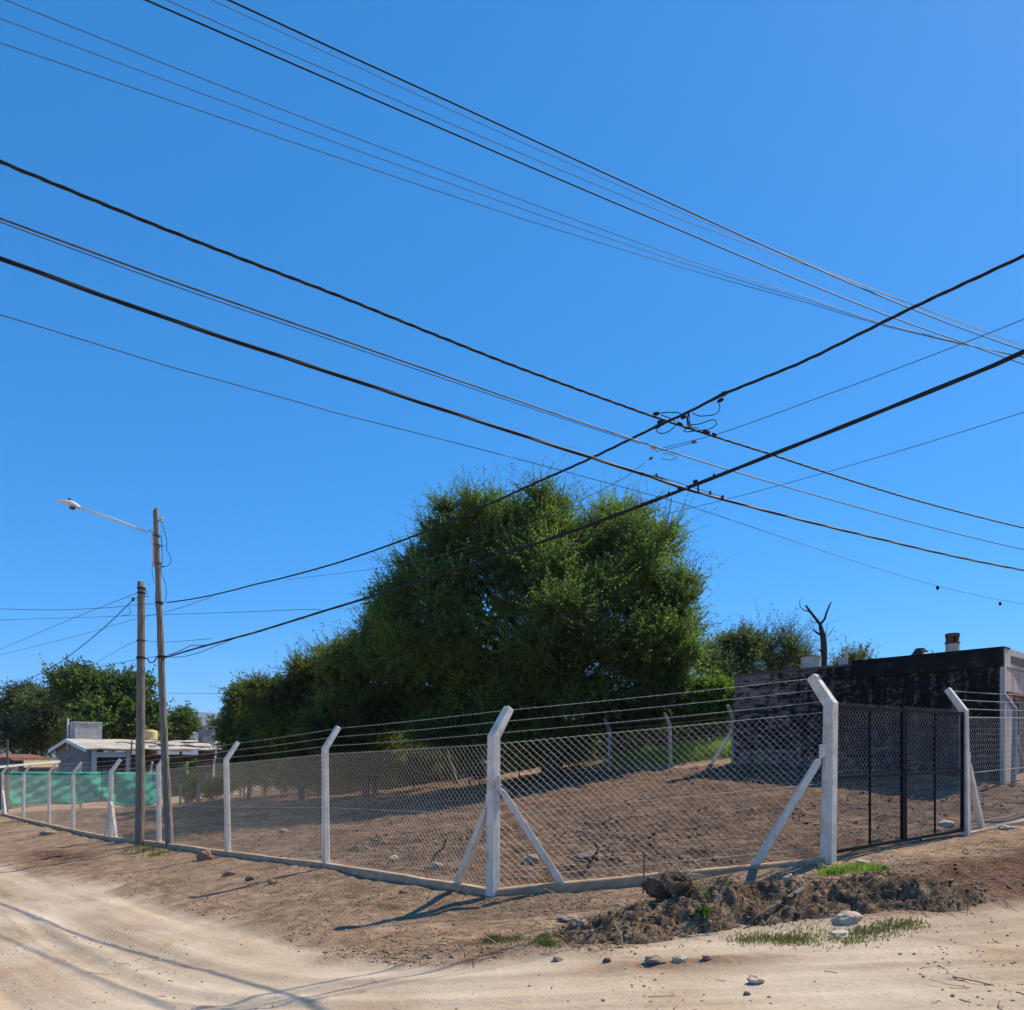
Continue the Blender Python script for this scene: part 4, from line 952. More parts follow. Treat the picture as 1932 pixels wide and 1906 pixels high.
def left_house():
    dR = hdir(50); dG = -LD                       # ridge direction, direction down the near slope (towards the camera)
    R0 = Vector((-29.0, 52.0, 2.99)); half = 5.0; ez = 2.35; Lr = 9.4; zg = -1.3
    root = empty('gabled_house', (R0.x, R0.y, zg)); tag(root, 'low gabled house with pale patched roof behind the green net', 'house')
    U = Vector((0, 0, 1))
    def pt(l, g, z): q = R0 + dR * l + dG * g; return Vector((q.x, q.y, z))
    zr = lambda g: 2.99 - abs(g) * (2.99 - ez) / half
    def slab(name, mat, l0, l1, g0, g1, th=.07, lift=0):
        mb = MB(); nl = 12; rows = []
        vs = []; 
        for (g) in (g0, g1):
            for i in range(nl + 1):
                l = l0 + (l1 - l0) * i / nl; w_ = .03 * math.sin(i * 2.1 + g)
                vs.append(pt(l, g, zr(g) + lift + w_))
        top = len(vs); vs += [v - U * th for v in vs]
        n = nl + 1; fs = []
        for i in range(nl):
            fs += [(i, i+1, n+i+1, n+i), (top+i, top+n+i, top+n+i+1, top+i+1), (i, top+i, top+i+1, i+1), (n+i, n+i+1, top+n+i+1, top+n+i)]
        fs += [(0, n, top+n, top), (nl, top+nl, top+n+nl, n+nl)]
        mb.add(vs, fs); return mb.build(name, mat, root)
    rf = slab('roof', M['roof_sheet'], -.35, Lr, 0.0, half + .35); slab('roof', M['roof_sheet'], -.35, Lr, -.005, -half - .3)
    mb = MB(); rings = []
    gw = [pt(0, -half, zg), pt(0, half - .6, zg), pt(0, half - .6, zr(half - .6) - .09), pt(0, 0, 2.89), pt(0, -half, ez - .09)]
    mb.loft([gw, [q + dR * .2 for q in gw]]); mb.build('gable_wall', M['wall_grey'], root)
    for g0, g1 in ((0, half + .35), (0, -half - .3)):
        mb = MB(); mb.beam(pt(-.39, g0, zr(g0) - .12), pt(-.39, g1, zr(g1) - .12), dR, .03, .11); mb.build('barge_board', M['white_paint'], root)
    mb = MB(); w1 = pt(.25, half - 2.2, zg); w2 = pt(Lr, half - 2.2, zg); mb.beam((w1 + w2)/2 - dR*(Lr/2-.13) + U*1.7, (w1 + w2)/2 + dR*(Lr/2-.13) + U*1.7, dG, .1, 1.55); mb.build('verandah_wall', M['wall_dark'], root)
    for k, l in enumerate((.15, 2.1)):
        mb = MB(); mb.box(pt(l, half - .1, (zg + ez)/2 - .1), dR, dG, (0,0,1), .13, .13, (ez - zg)/2); mb.build('pillar', M['wall_blue'], root)
    mb = MB(); mb.beam(pt(.29, half - .1, ez - .42), pt(1.96, half - .1, ez - .42), dG, .10, .16); mb.build('lintel', M['wall_blue'], root)
    mb = MB(); mb.box(pt(-.03, -1.2, 1.6), dR, dG, (0,0,1), .02, .12, .05); mb.build('vent', M['wall_dark'], root)
    # patches and loose things lying on the roof
    labs = ['long dark board lying along the patched roof', 'bent dark strip near the roof middle', 'pair of dark slats on the right part of the roof', 'short dark plank at the roof eave', 'crooked black board near the roof end', 'thin black strip below the ridge', 'weathered board right of the lamp pole', 'dark plank leaning across the roof end']
    for k, (l, g, ln, an, wd) in enumerate(((3.2, 3.0, 2.6, .12, .07), (4.5, 1.9, 2.2, -.2, .06), (6.2, 2.6, 2.4, .25, .10), (4.0, 4.5, 1.1, -.1, .08), (7.8, 2.0, 2.2, -.15, .10), (5.4, .8, 3.0, .06, .05), (6.6, 4.0, 2.0, .1, .12), (8.3, 3.2, 1.8, .5, .10))):
        mb = MB(); d2 = (dR * math.cos(an) + dG * math.sin(an)); pp = []
        for i in range(9):
            f = i/8 - .5; q = pt(l, g, 0) + d2 * ln * f; gg = (q - R0).dot(dG); q.z = zr(gg) + .09 + .05*math.sin(i*1.3 + k); pp.append(q)
        sdv = d2.cross(U).normalized(); mb.loft([[q + sdv*wd + U*.025, q - sdv*wd + U*.025, q - sdv*wd - U*.03, q + sdv*wd - U*.03] for q in pp])
        tag(mb.build('loose_board', M['old_board']), labs[k], 'board', 'loose boards on the patched roof')
    for k, (l, g, s) in enumerate(((7.0, 3.6, 1.0), (8.6, 4.4, .8), (5.2, 3.3, .8))):
        mb = MB(); pp = [pt(l + s*math.cos(a)*1.0, g + s*math.sin(a)*.8, 0) for a in np.arange(0, 6.3, .52)]
        top = [Vector((q.x, q.y, zr((q-R0).dot(dG)) + .10 + .05*rng.random())) for q in pp]; mb.loft([[q - U*.08 for q in top], top, [q.lerp(pt(l, g, zr(g)+.24), .55) for q in top]])
        tag(mb.build('crumpled_sheet', M['roof_sheet']), ('large crumpled pale sheet on the roof right of the lamp pole', 'crumpled pale sheet at the right roof corner', 'small crumpled pale sheet between the poles')[k], 'sheet', 'crumpled sheets on the patched roof')
    # whitewashed box on the ridge
    c = P3(162, 1400, 53.2); r2 = empty('tank_enclosure', c); tag(r2, 'square whitewashed brick tank box behind the roof ridge', 'tank box')
    hx = .93; mb = MB(); mb.box(Vector((c.x, c.y, 2.9)), dR, dG, (0,0,1), .80, .80, 1.18); b = mb.build('brick_box', M['white_brick'], r2)
    mb = MB(); mb.box(Vector((c.x, c.y, 4.10)), dR, dG, (0,0,1), .84, .84, .025); mb.build('slab', M['white_paint'], r2)
    c = P3(128, 1398, 52.6); mb = MB(); mb.cyl(Vector((c.x, c.y, 2.3)), .06, .06, 2.05, 10); tag(mb.build('vent_pipe', M['white_paint']), 'thin pale pipe beside the whitewashed tank box', 'pipe')
    c = P3(283, 1400, 56.0); r3 = empty('roof_tank', c); tag(r3, 'pale yellow tank seen between the two wooden poles', 'tank')
    mb = MB(); mb.lathe(Vector((c.x, c.y, 1.6)), [(.50, 0), (.50, 1.95), (.44, 2.06), (.2, 2.12)], 24); mb.build('body', M['yellow_tank'], r3)
    mb = MB(); mb.abox(c.x - .62, c.x + .45, c.y - .9, c.y - .52, 2.2, 3.1); mb.build('stand', M['yellow_tank'], r3)
    c = P3(390, 1400, 56.0); r4 = empty('block_chimney', c); tag(r4, 'grey block chimney with slab cap at the right end of the roof', 'chimney')
    mb = MB(); mb.box(Vector((c.x, c.y, 2.3)), dR, dG, (0,0,1), .44, .44, 1.42); mb.build('stack', M['block'], r4)
    for k in range(4):
        mb = MB(); mb.box(Vector((c.x, c.y, 3.80)) + dR*(.34*(1 if k % 2 else -1)) + dG*(.34*(1 if k > 1 else -1)), dR, dG, (0,0,1), .08, .08, .078); mb.build('cap_leg', M['block'], r4)
    mb = MB(); mb.box(Vector((c.x, c.y, 3.93)), dR, dG, (0,0,1), .52, .52, .05); mb.build('cap', M['block'], r4)
    # prop post before the eave
    a = P3(248*1.0-7, 1457, 47.0); mb = MB(); mb.beam(Vector((a.x, a.y, -1.1)), Vector((a.x + .25, a.y, 2.75)), dR, .035, .035); tag(mb.build('prop_post', M['rust']), 'thin rusty prop leaning against the pale roof', 'post')
    # rusty shed to the left
    s0 = P3(-6, 1430, 44.0); s1 = P3(74, 1430, 47.0); r5 = empty('shed', s0); tag(r5, 'low shed with rusty orange roof at the left edge', 'shed')
    t = (s1 - s0).normalized(); nn = Vector((t.y, -t.x, 0)); z = 1.73
    A = Vector((s0.x, s0.y, 0)); B = Vector((s1.x, s1.y, 0)) + t*.4; ln = (B - A).length; mid = (A + B)/2
    mb = MB(); mb.box(mid + U*.3, t, nn, U, ln/2, .9, 1.45); mb.build('wall', M['old_board'], r5)
    nsh = 7
    for k in range(nsh):
        c0 = A + t*(ln*(k+.5)/nsh); mb = MB(); mb.box(c0 + U*1.76 + nn*.1, t, (nn*.985 - U*.17), (U*.985 + nn*.17), ln/nsh/2*1.02, 1.0, .012 + .004*(k % 2)); mb.build('roof_sheet', M['rust'] , r5)
    mb = MB(); q0 = A + t*1.2 + nn*1.05 + U*1.38; mb.box(q0 + t*.8, t, nn, U, 1.3, .05, .2); mb.build('tan_panel', M['tan'], r5)
    g0 = P3(-20, 1449, 38.5); g1 = P3(113, 1437, 41.5); mb = MB(); mb.beam(g0, g1, (0,1,0), .05, .055); o = mb.build('gutter_beam', M['white_paint'])
    tag(o, 'long white beam above the green net at the left edge', 'beam')
    for k, (u, vtop, d) in enumerate(((14, 1395, 40.2), (72, 1416, 47.5))):
        q = P3(u, vtop, d); mb = MB(); mb.cyl(Vector((q.x, q.y, -1.1)), .05, .05, q.z + 1.1, 8); tag(mb.build('thin_post', M['old_board']), ('thin dark post at the left edge behind the net' , 'thin pale post beside the rusty shed roof')[k], 'post')
left_house()

# green shade net on the far end fence
def shade_net():
    A = LP[-1] + (BKEND - LP[-1]).normalized() * .25 - LD * .12; A.z = 0
    t = (BKEND - LP[-1]); t.z = 0; t.normalize(); n = -LD
    for (l0, l1, lab) in ((0.0, 4.15, 'long green shade net panel hung on the far fence at left'), (4.2, 7.25, 'green shade net panel with hanging folds beside the wooden poles')):
        nx, nz = 90, 22; V = []; F = []
        gl = [H((A + t*(l0 + (l1-l0)*i/nx)).x, (A + t*(l0 + (l1-l0)*i/nx)).y) for i in range(nx + 1)]
        for j in range(nz + 1):
            for i in range(nx + 1):
                l = l0 + (l1 - l0) * i / nx; f = j / nz
                p = A + t * l
                zb = gl[i] + .33 + .08*math.sin(l*1.7) + (.25*math.sin((l-l0)/(l1-l0)*math.pi) if l0 > 1 else 0)*(-1); zt = 1.73 + (HV - 1456 - .3*l) / FPX * p.y
                fo = .10 * float(fbm(np.array([l*1.3 + f*1.6]), np.array([f*1.5 - l*.3]), 3, 91)[0]) + .05*math.sin(l*3.1 + f*5)*(1-f) + .035*math.sin((l*1.1 - f*3.2)*6)*f*(1-f)*4
                z = zb + (zt - zb) * f
                if l0 > 1: z -= .10 * math.sin((l-l0)/(l1-l0)*math.pi) * (1-f)
                V.append((p.x + n.x*fo, p.y + n.y*fo, z))
        for j in range(nz):
            for i in range(nx):
                F.append((j*(nx+1)+i, j*(nx+1)+i+1, (j+1)*(nx+1)+i+1, (j+1)*(nx+1)+i))
        o = np_mesh('shade_net', V, F, M['net'], smooth=True); tag(o, lab, 'net', 'green shade nets')
        so_ = o.modifiers.new('thickness', 'SOLIDIFY'); so_.thickness = .004
shade_net()

# yard clutter between net and trees
def thin(name, lab, u, vt, vb, d, r, mat, cat='post', lean=0):
    a = P3(u, vb, d); b = P3(u + lean, vt, d); a.z = min(a.z, H(a.x, a.y)) - .05
    mb = MB(); mb.tube([a, a.lerp(b, .5) + Vector((.01, 0, 0)), b], [r, r*.95, r*.9], 8); o = mb.build(name, M[mat]); tag(o, lab, cat); return o
thin('white_stake', 'pale stake with pointed top behind the lamp pole', 353, 1438, 1505, 40, .07, 'concrete')
thin('white_stake', 'short whitish stake right of the small climbing plant', 374, 1478, 1512, 38, .08, 'concrete_grey')
thin('white_stake', 'short white stake left of the small climbing plant', 340, 1480, 1512, 38, .05, 'concrete_grey')
w0 = P3(80, 1528, 47.5); w1 = P3(300, 1522, 53.5); mb = MB(); w0.z = H(w0.x, w0.y) - .2; w1.z = H(w1.x, w1.y) - .2; mb.beam(w0 + Vector((0,0,.5)), w1 + Vector((0,0,.5)), (w1-w0).cross(Vector((0,0,1))), .1, .45); tag(mb.build('low_wall', M['block']), 'low grey block wall seen under the green net', 'wall')
# brick wall behind the back fence
w0 = P3(1090, 1400, 33.5); w1 = P3(1262, 1400, 31.0); t = (w1 - w0); t.z = 0
M['brick_dark'] = mottled('old_brown_brick', (.09,.05,.035), (.17,.10,.07), 3, .95, .5, .02, stretch=(1,1,4))
mb = MB(); c = (w0 + w1)/2; mb.box(Vector((c.x, c.y, 2.1)), t.normalized(), Vector((-t.y, t.x, 0)).normalized(), (0,0,1), t.length/2, .12, 1.3); tag(mb.build('boundary_wall', M['brick_dark']), 'old brown wall under the climbing shrub behind the back fence', 'wall')
mb = MB(); a = P3(905, 1467, 33.0); a.z = H(a.x, a.y)
bm = bmesh.new(); bmesh.ops.create_icosphere(bm, subdivisions=3, radius=1)
for v_ in bm.verts:
    k = 1 + .25*mnoise.noise(v_.co*1.7); v_.co = Vector((v_.co.x*.55*k, v_.co.y*.4*k, max(-.1, v_.co.z)*.62*k))
me = bpy.data.meshes.new('dark_bundle'); bm.to_mesh(me); bm.free(); o = link('dark_bundle', me, M['tank_black']); o.location = a + Vector((0,0,.15)); tag(o, 'dark covered bundle among stones under the big tree', 'bundle')

# ------------------------------------------------------------------ trees
def sample_lobes(lobes, n, rmin, g, keep=.82):
    L_ = np.array(lobes, float); wgt = (L_[:, 3]*L_[:, 5] + L_[:, 3]*L_[:, 4] + L_[:, 4]*L_[:, 5]); wgt /= wgt.sum()
    out_p = []; out_d = []
    while sum(len(a) for a in out_p) < n:
        m = n; li = g.choice(len(L_), m, p=wgt); q = L_[li]
        d = g.normal(size=(m, 3)); d /= np.linalg.norm(d, axis=1, keepdims=True)
        r = rmin + (1 - rmin) * g.random(m) ** .6
        p = q[:, :3] + d * q[:, 3:6] * r[:, None]
        rel = (p[:, None, :] - L_[None, :, :3]) / L_[None, :, 3:6]; rr = np.linalg.norm(rel, axis=2); rr[np.arange(m), li] = 9
        ok = (rr.min(1) > keep) | (g.random(m) < .22)
        nd = d / q[:, 3:6]; nd /= np.linalg.norm(nd, axis=1, keepdims=True)
        out_p.append(p[ok]); out_d.append(nd[ok])
    return np.concatenate(out_p)[:n], np.concatenate(out_d)[:n]

def leaf_quads(C, D, ln, wd, g, droop=0.0):
    """pointed leaves at C growing along D"""
    n = len(C); D = D / np.linalg.norm(D, axis=1, keepdims=True)
    s = np.cross(D, g.normal(size=(n, 3))); s /= np.linalg.norm(s, axis=1, keepdims=True) + 1e-9
    ln = ln * g.uniform(.65, 1.25, n)[:, None]; wd = wd * g.uniform(.7, 1.2, n)[:, None]
    up = np.cross(s, D)
    a = C; b = C + D * ln * .45 + s * wd * .5 + up * wd * .12; c = C + D * ln; d = C + D * ln * .45 - s * wd * .5 + up * wd * .12
    V = np.stack([a, b, c, d], 1).reshape(-1, 3); F = np.arange(n * 4).reshape(-1, 4)
    return V, F

def clumps(lobes, g, per=17, f0=.22, f1=.50):
    out = []
    for l in lobes:
        l = np.array(l)
        for k in range(per):
            d = g.normal(size=3); d /= np.linalg.norm(d); d[2] = d[2] if d[2] > -.85 else -.85
            c = l[:3] + d * l[3:6] * g.uniform(.58, .86); r = l[3:6].mean() * g.uniform(f0, f1)
            out.append((c[0], c[1], c[2], r * g.uniform(.9, 1.35), r * g.uniform(.9, 1.2), r * g.uniform(.75, 1.05)))
    return out
def crown(lobes, shoots, slen, step, ln, wd, up, g, rmin=.55, spread=.55, core=0, core_size=.2, tips=0.0):
    p, nrm = sample_lobes(clumps(lobes, g), shoots, rmin, g, .9)
    p = p - nrm * slen * .5
    d = nrm * .75 + np.array([0, 0, up]) + g.normal(size=p.shape) * spread; d /= np.linalg.norm(d, axis=1, keepdims=True)
    sl_ = slen * g.uniform(.5, 1.3, len(p)); sl_ = np.where(g.random(len(p)) < tips, sl_ * 1.9, sl_)
    Cs = []; Ds = []; stems = []
    bend = g.normal(size=p.shape) * .18
    k = int(slen * 1.3 / step) + 1
    for j in range(k):
        t = (j + .5) / k
        pos = p + d * (sl_ * t)[:, None] + bend * (sl_ * t * t)[:, None]
        for rep in range(2):
            ld = d * .55 + g.normal(size=p.shape) * .75 + np.array([0, 0, .10])
            m = g.random(len(p)) < (.95 - .25 * t)
            Cs.append(pos[m]); Ds.append(ld[m])
    C = np.concatenate(Cs); D = np.concatenate(Ds)
    V, F = leaf_quads(C, D, ln, wd, g)
    if core:
        L_ = np.array(lobes, float); li = g.integers(0, len(L_), core); q = L_[li]; dd = g.normal(size=(core, 3)); dd /= np.linalg.norm(dd, axis=1, keepdims=True)
        cc = q[:, :3] + dd * q[:, 3:6] * (g.random(core) ** .45 * .60)[:, None]
        V2, F2 = leaf_quads(cc, g.normal(size=(core, 3)), core_size, core_size * .7, g); F = np.concatenate([F, F2 + len(V)]); V = np.concatenate([V, V2])
    # stems as slim triangles-section twigs
    e0 = p; e1 = p + d * sl_[:, None] * .97 + bend * sl_[:, None]
    s = np.cross(d, g.normal(size=d.shape)); s /= np.linalg.norm(s, axis=1, keepdims=True); s2 = np.cross(s, d)
    r = .007
    SV = np.stack([e0 + s*r, e0 - s*r*.5 + s2*r*.87, e0 - s*r*.5 - s2*r*.87, e1 + s*r*.4, e1 - s*r*.2 + s2*r*.35, e1 - s*r*.2 - s2*r*.35], 1).reshape(-1, 3)
    b = np.arange(len(p))[:, None] * 6
    SF = np.concatenate([b + np.array([[0, 1, 4, 3]]), b + np.array([[1, 2, 5, 4]]), b + np.array([[2, 0, 3, 5]])], 0)
    return V, F, SV, SF

def px_lobe(u, v, d, ru, rv, rd):
    c = P3(u, v, d); k = d / FPX
    return (c.x, c.y, c.z, ru * k, rd, rv * k)

def limb(mb, a, b, r0, r1, wob, seed, n=8, m=7):
    a = Vector(a); b = Vector(b); L_ = (b - a).length; pts = []
    for i in range(m + 1):
        f = i / m; o = mnoise.noise_vector(Vector((seed * 3.7 + f * 2.2, seed, f))) * wob * L_ * math.sin(f * math.pi)
        pts.append(a.lerp(b, f) + o)
    mb.tube(pts, [r0 + (r1 - r0) * i / m for i in range(m + 1)], n); return pts

def tree(name, label, lobes, base, trunk_r, fork, leafm, bark, seed, shoots, slen=.7, step=.07, ln=.08, wd=.04, up=.5, core=0, core_size=.2, cat='tree', group=None, spread=.55, rmin=.55, tips=.1, stems=1):
    g = np.random.default_rng(seed)
    root = empty(name, base); tag(root, label, cat, group)
    base = Vector(base); fork = Vector(fork)
    for sidx in range(stems):
        mb = MB(); off = Vector((rng.uniform(-.5, .5), rng.uniform(-.3, .3), 0)) if sidx else Vector((0, 0, 0))
        bb = base + off; bb.z = H(bb.x, bb.y) - .1 if base.y < 60 else base.z
        limb(mb, bb, fork + off * 1.5, trunk_r / (1 + .4*sidx), trunk_r * .7 / (1 + .4*sidx), .08, seed + sidx, 10)
        mb.build('trunk', bark, root, True)
    for i, l in enumerate(lobes):
        mb = MB(); c = Vector(l[:3]); pts = limb(mb, fork, c, trunk_r * .5, trunk_r * .12, .12, seed + i * 1.3); mb.build('limb', bark, root, True)
    V, F, SV, SF = crown(lobes, shoots, slen, step, ln, wd, up, g, rmin, spread, core, core_size, tips)
    o = np_mesh('crown', V, F, leafm, root); o['kind'] = 'stuff'
    o = np_mesh('twigs', SV, SF, bark, root); o['kind'] = 'stuff'
    return root

def gz(x, y, dz=0): return Vector((x, y, H(x, y) + dz))

# the big tree behind the back fence
big = [px_lobe(*a) for a in ((925,1020,29,105,92,2.0), (1085,1030,29,110,92,2.2), (1005,985,28.8,85,68,1.8), (1020,1075,28.4,95,80,2.0), (1150,1000,28.8,70,58,1.6), (1215,1075,28.6,95,100,2.1), (1225,1190,28,95,130,2.2), (1070,1170,27.6,150,130,2.8), (900,1180,28.4,140,130,2.6), (792,1075,29,48,48,1.0),
       (790,1235,29,100,100,2.0), (1240,1290,28.2,75,70,1.6), (1090,1310,28,110,60,1.6), (950,1310,28.6,120,65,1.8), (850,1010,29,62,62,1.4), (835,1310,30,80,62,1.3), (752,1140,29.6,40,46,1.0), (735,1200,30.2,62,52,1.3), (840,1095,28.6,72,76,1.7), (1265,1140,28.2,55,75,1.3), (1180,1350,28.6,110,55,1.4), (1020,1375,29,120,50,1.4), (860,1370,29.2,110,55,1.5))]
tb = P3(1045, 1440, 29.0); tree('large_tree', 'largest bushy green tree behind the back fence', big, gz(tb.x, tb.y, -.1), .34, P3(1050, 1330, 29), M['leaf_big'], M['bark'], 1, 26000, .75, .075, .088, .046, .55, 11000, .32, tips=.12, stems=3)
# thicket to its left
t1 = [px_lobe(*a) for a in ((700,1425,32,90,45,1.4), (715,1235,31.5,65,68,1.6), (660,1280,31.8,80,80,1.7), (740,1330,31,80,70,1.7), (650,1370,31,90,55,1.6))]
tree('bushy_tree', 'yellow-tinged bushy tree left of the largest tree', t1, gz(*P3(690, 1450, 32)[:2]), .16, P3(690, 1400, 31.8), M['leaf_thicket'], M['bark'], 2, 5200, .6, .075, .095, .052, .45, 4500, .34, group='thicket trees along the back fence', stems=2)
t2 = [px_lobe(*a) for a in ((570,1425,34,90,45,1.4), (590,1290,33.5,70,68,1.6), (530,1320,34,62,62,1.5), (580,1370,33,95,58,1.6))]
tree('bushy_tree', 'dark bushy tree in the middle of the thicket behind the left mesh', t2, gz(*P3(570, 1450, 34)[:2]), .15, P3(565, 1400, 33.8), M['leaf_thicket'], M['bark'], 3, 4600, .6, .08, .10, .054, .45, 4000, .36, group='thicket trees along the back fence', stems=2)
t3 = [px_lobe(*a) for a in ((480,1435,36,65,45,1.2), (470,1330,36,45,42,1.2), (450,1375,36,36,50,1.1), (500,1385,35,60,45,1.2))]
tree('bushy_tree', 'leftmost dark bushy tree of the thicket, beside the patched roof', t3, gz(*P3(470, 1470, 37)[:2]), .12, P3(468, 1420, 36), M['leaf_thicket'], M['bark'], 4, 2500, .5, .08, .125, .065, .4, 2500, .36, group='thicket trees along the back fence')
# low growth along the back fence
def bush(label, lobes, leafm, seed, shoots, ln=.08, wd=.045, core=600, slen=.4, cat='bush', name='bush', group=None, up=.5, tips=.1):
    g = np.random.default_rng(seed); c = np.array(lobes)[:, :3].mean(0); root = empty(name, (c[0], c[1], H(c[0], c[1]))); tag(root, label, cat, group)
    for i, l in enumerate(lobes):
        mb = MB(); b = gz(l[0], l[1], -.1); limb(mb, b, Vector(l[:3]), .035, .012, .1, seed + i, 6); mb.build('stem', M['bark'], root)
    V, F, SV, SF = crown(lobes, shoots, slen, .07, ln, wd, up, g, .5, .6, core, .30, tips)
    o = np_mesh('foliage', V, F, leafm, root); o['kind'] = 'stuff'; o = np_mesh('twigs', SV, SF, M['bark'], root); o['kind'] = 'stuff'
bush('glossy dark bush at the right foot of the largest tree', [px_lobe(1275,1290,28,48,48,1.0), px_lobe(1295,1345,28,42,40,.9)], M['leaf_big'], 21, 1100, .11, .06)
bush('sunlit climbing shrub spilling over the old brown wall', [px_lobe(1165,1345,30,60,26,.6), px_lobe(1225,1345,29.5,48,30,.6)], M['leaf_thicket'], 22, 1200, .09, .05)
bush('bright lime green bush beside the building corner', [px_lobe(1345,1310,27.5,35,30,.8), px_lobe(1330,1345,27.5,38,28,.7), px_lobe(1372,1330,27.5,22,30,.6), px_lobe(1350,1372,31.5,45,40,.7), px_lobe(1300,1385,32,48,34,.7)], M['leaf_bright'], 23, 1400, .13, .075)
bush('green shrub right behind the corner post', [px_lobe(905,1385,30,32,34,.7), px_lobe(885,1420,30,26,26,.6)], M['leaf_bright'], 24, 520, .10, .055, 200)
bush('scrubby undergrowth in the shade left of the corner post', [px_lobe(600,1452,33.8,60,34,.7), px_lobe(690,1448,33,60,34,.7), px_lobe(780,1440,32,60,36,.7)], M['leaf_thicket'], 25, 2400, .09, .045, 2400)
bush('dark undergrowth below the leftmost thicket tree', [px_lobe(455,1462,37.5,40,32,.7), px_lobe(530,1456,36,60,34,.8)], M['leaf_thicket'], 26, 1200, .09, .045, 1200)
bush('low weedy scrub at the foot of the largest tree', [px_lobe(980,1410,30.5,60,36,.7), px_lobe(1060,1410,30.5,70,34,.7)], M['leaf_thicket'], 27, 1300, .09, .045, 900)
bush('slender yellow-green climbing plant behind the lamp pole', [px_lobe(362,1470,39,10,36,.3), px_lobe(358,1495,39,14,20,.35)], M['leaf_bright'], 28, 320, .12, .06, 0, .3)
bush('grey scrub against the back mesh right of the lamp pole', [px_lobe(400,1485,41,26,24,.6), px_lobe(430,1478,41,24,28,.6)], M['leaf_grey'], 29, 700, .09, .04, 100)
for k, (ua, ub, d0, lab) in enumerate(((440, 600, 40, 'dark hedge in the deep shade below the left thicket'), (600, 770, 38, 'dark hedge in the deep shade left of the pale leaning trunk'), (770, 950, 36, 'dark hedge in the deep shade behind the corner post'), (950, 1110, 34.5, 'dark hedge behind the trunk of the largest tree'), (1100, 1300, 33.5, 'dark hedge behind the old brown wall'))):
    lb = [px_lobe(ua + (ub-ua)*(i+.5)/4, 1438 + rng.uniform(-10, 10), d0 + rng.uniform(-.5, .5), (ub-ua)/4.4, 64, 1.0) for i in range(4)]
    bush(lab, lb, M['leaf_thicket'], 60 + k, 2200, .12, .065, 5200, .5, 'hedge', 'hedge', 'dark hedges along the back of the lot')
# right background
t5 = [px_lobe(*a) for a in ((1365,1250,33,45,55,1.3), (1400,1225,33,30,45,.9), (1390,1300,32,60,50,1.3))]
tree('garden_tree', 'leafy grey-green tree left of the building roof', t5, gz(*P3(1385, 1400, 34)[:2]), .12, P3(1385, 1330, 33), M['leaf_grey'], M['bark'], 6, 2900, .55, .075, .09, .045, .6, 700, .16, group='trees behind the flat roofed house', tips=.2)
t6 = [px_lobe(*a) for a in ((1470,1230,34,38,40,1.2), (1500,1255,34,32,32,1.0), (1440,1275,34,45,40,1.2))]
tree('garden_tree', 'sparse feathery tree just left of the dead trunk', t6, gz(*P3(1465, 1400, 35)[:2]), .10, P3(1465, 1300, 34), M['leaf_grey'], M['bark'], 7, 1500, .8, .09, .085, .035, .7, 0, .16, group='trees behind the flat roofed house', tips=.35, rmin=.3)
t7 = [px_lobe(*a) for a in ((1590,1252,36,30,18,.8), (1625,1252,36,20,22,.6))]
tree('garden_tree', 'leafy top peeping over the roof by the vent pipe', t7, gz(*P3(1600, 1400, 37)[:2]), .08, P3(1600, 1300, 36), M['leaf_grey'], M['bark'], 8, 260, .5, .09, .12, .05, .8, 0, .16, group='trees behind the flat roofed house', tips=.4)
# dead tree
dt = empty('dead_tree', gz(*P3(1553, 1400, 30)[:2])); tag(dt, 'bare dead trunk with forked stubs above the roof', 'tree')
mb = MB(); DT = 30.0
pt_ = [P3(1553, 1340, DT), P3(1554, 1262, DT), P3(1555, 1225, DT), P3(1553, 1200, DT), P3(1549, 1185, DT), P3(1547, 1176, DT)]
pt_[0].z = H(pt_[0].x, pt_[0].y) - .1; mb.tube(pt_, [.16, .125, .115, .11, .075, .06], 10); mb.build('trunk', M['deadwood'], dt, True)
for pts, r in (([(1547,1178),(1538,1166),(1527,1152),(1520,1142)], (.06,.055,.05,.035)), ([(1548,1178),(1556,1168),(1560,1155),(1565,1142),(1569,1135)], (.05,.045,.035,.03,.015)),
               ([(1527,1154),(1518,1152),(1510,1146),(1508,1136),(1512,1129)], (.025,.02,.016,.012,.008)), ([(1549,1198),(1541,1194),(1535,1189)], (.05,.04,.02)), ([(1535,1190),(1527,1182),(1524,1174)], (.014,.012,.008)),
               ([(1537,1190),(1533,1178),(1528,1164)], (.014,.01,.007)), ([(1558,1199),(1560,1185),(1561,1174)], (.014,.01,.007)), ([(1562,1200),(1570,1190),(1574,1182)], (.016,.012,.007)), ([(1551,1230),(1546,1226)], (.04,.03)), ([(1545,1176),(1530,1172),(1520,1170)], (.012,.009,.006))):
    mb = MB(); P_ = [P3(u, v, DT) for u, v in pts]
    mb.tube(P_, list(r), 7); mb.build('branch', M['deadwood'], dt, True)
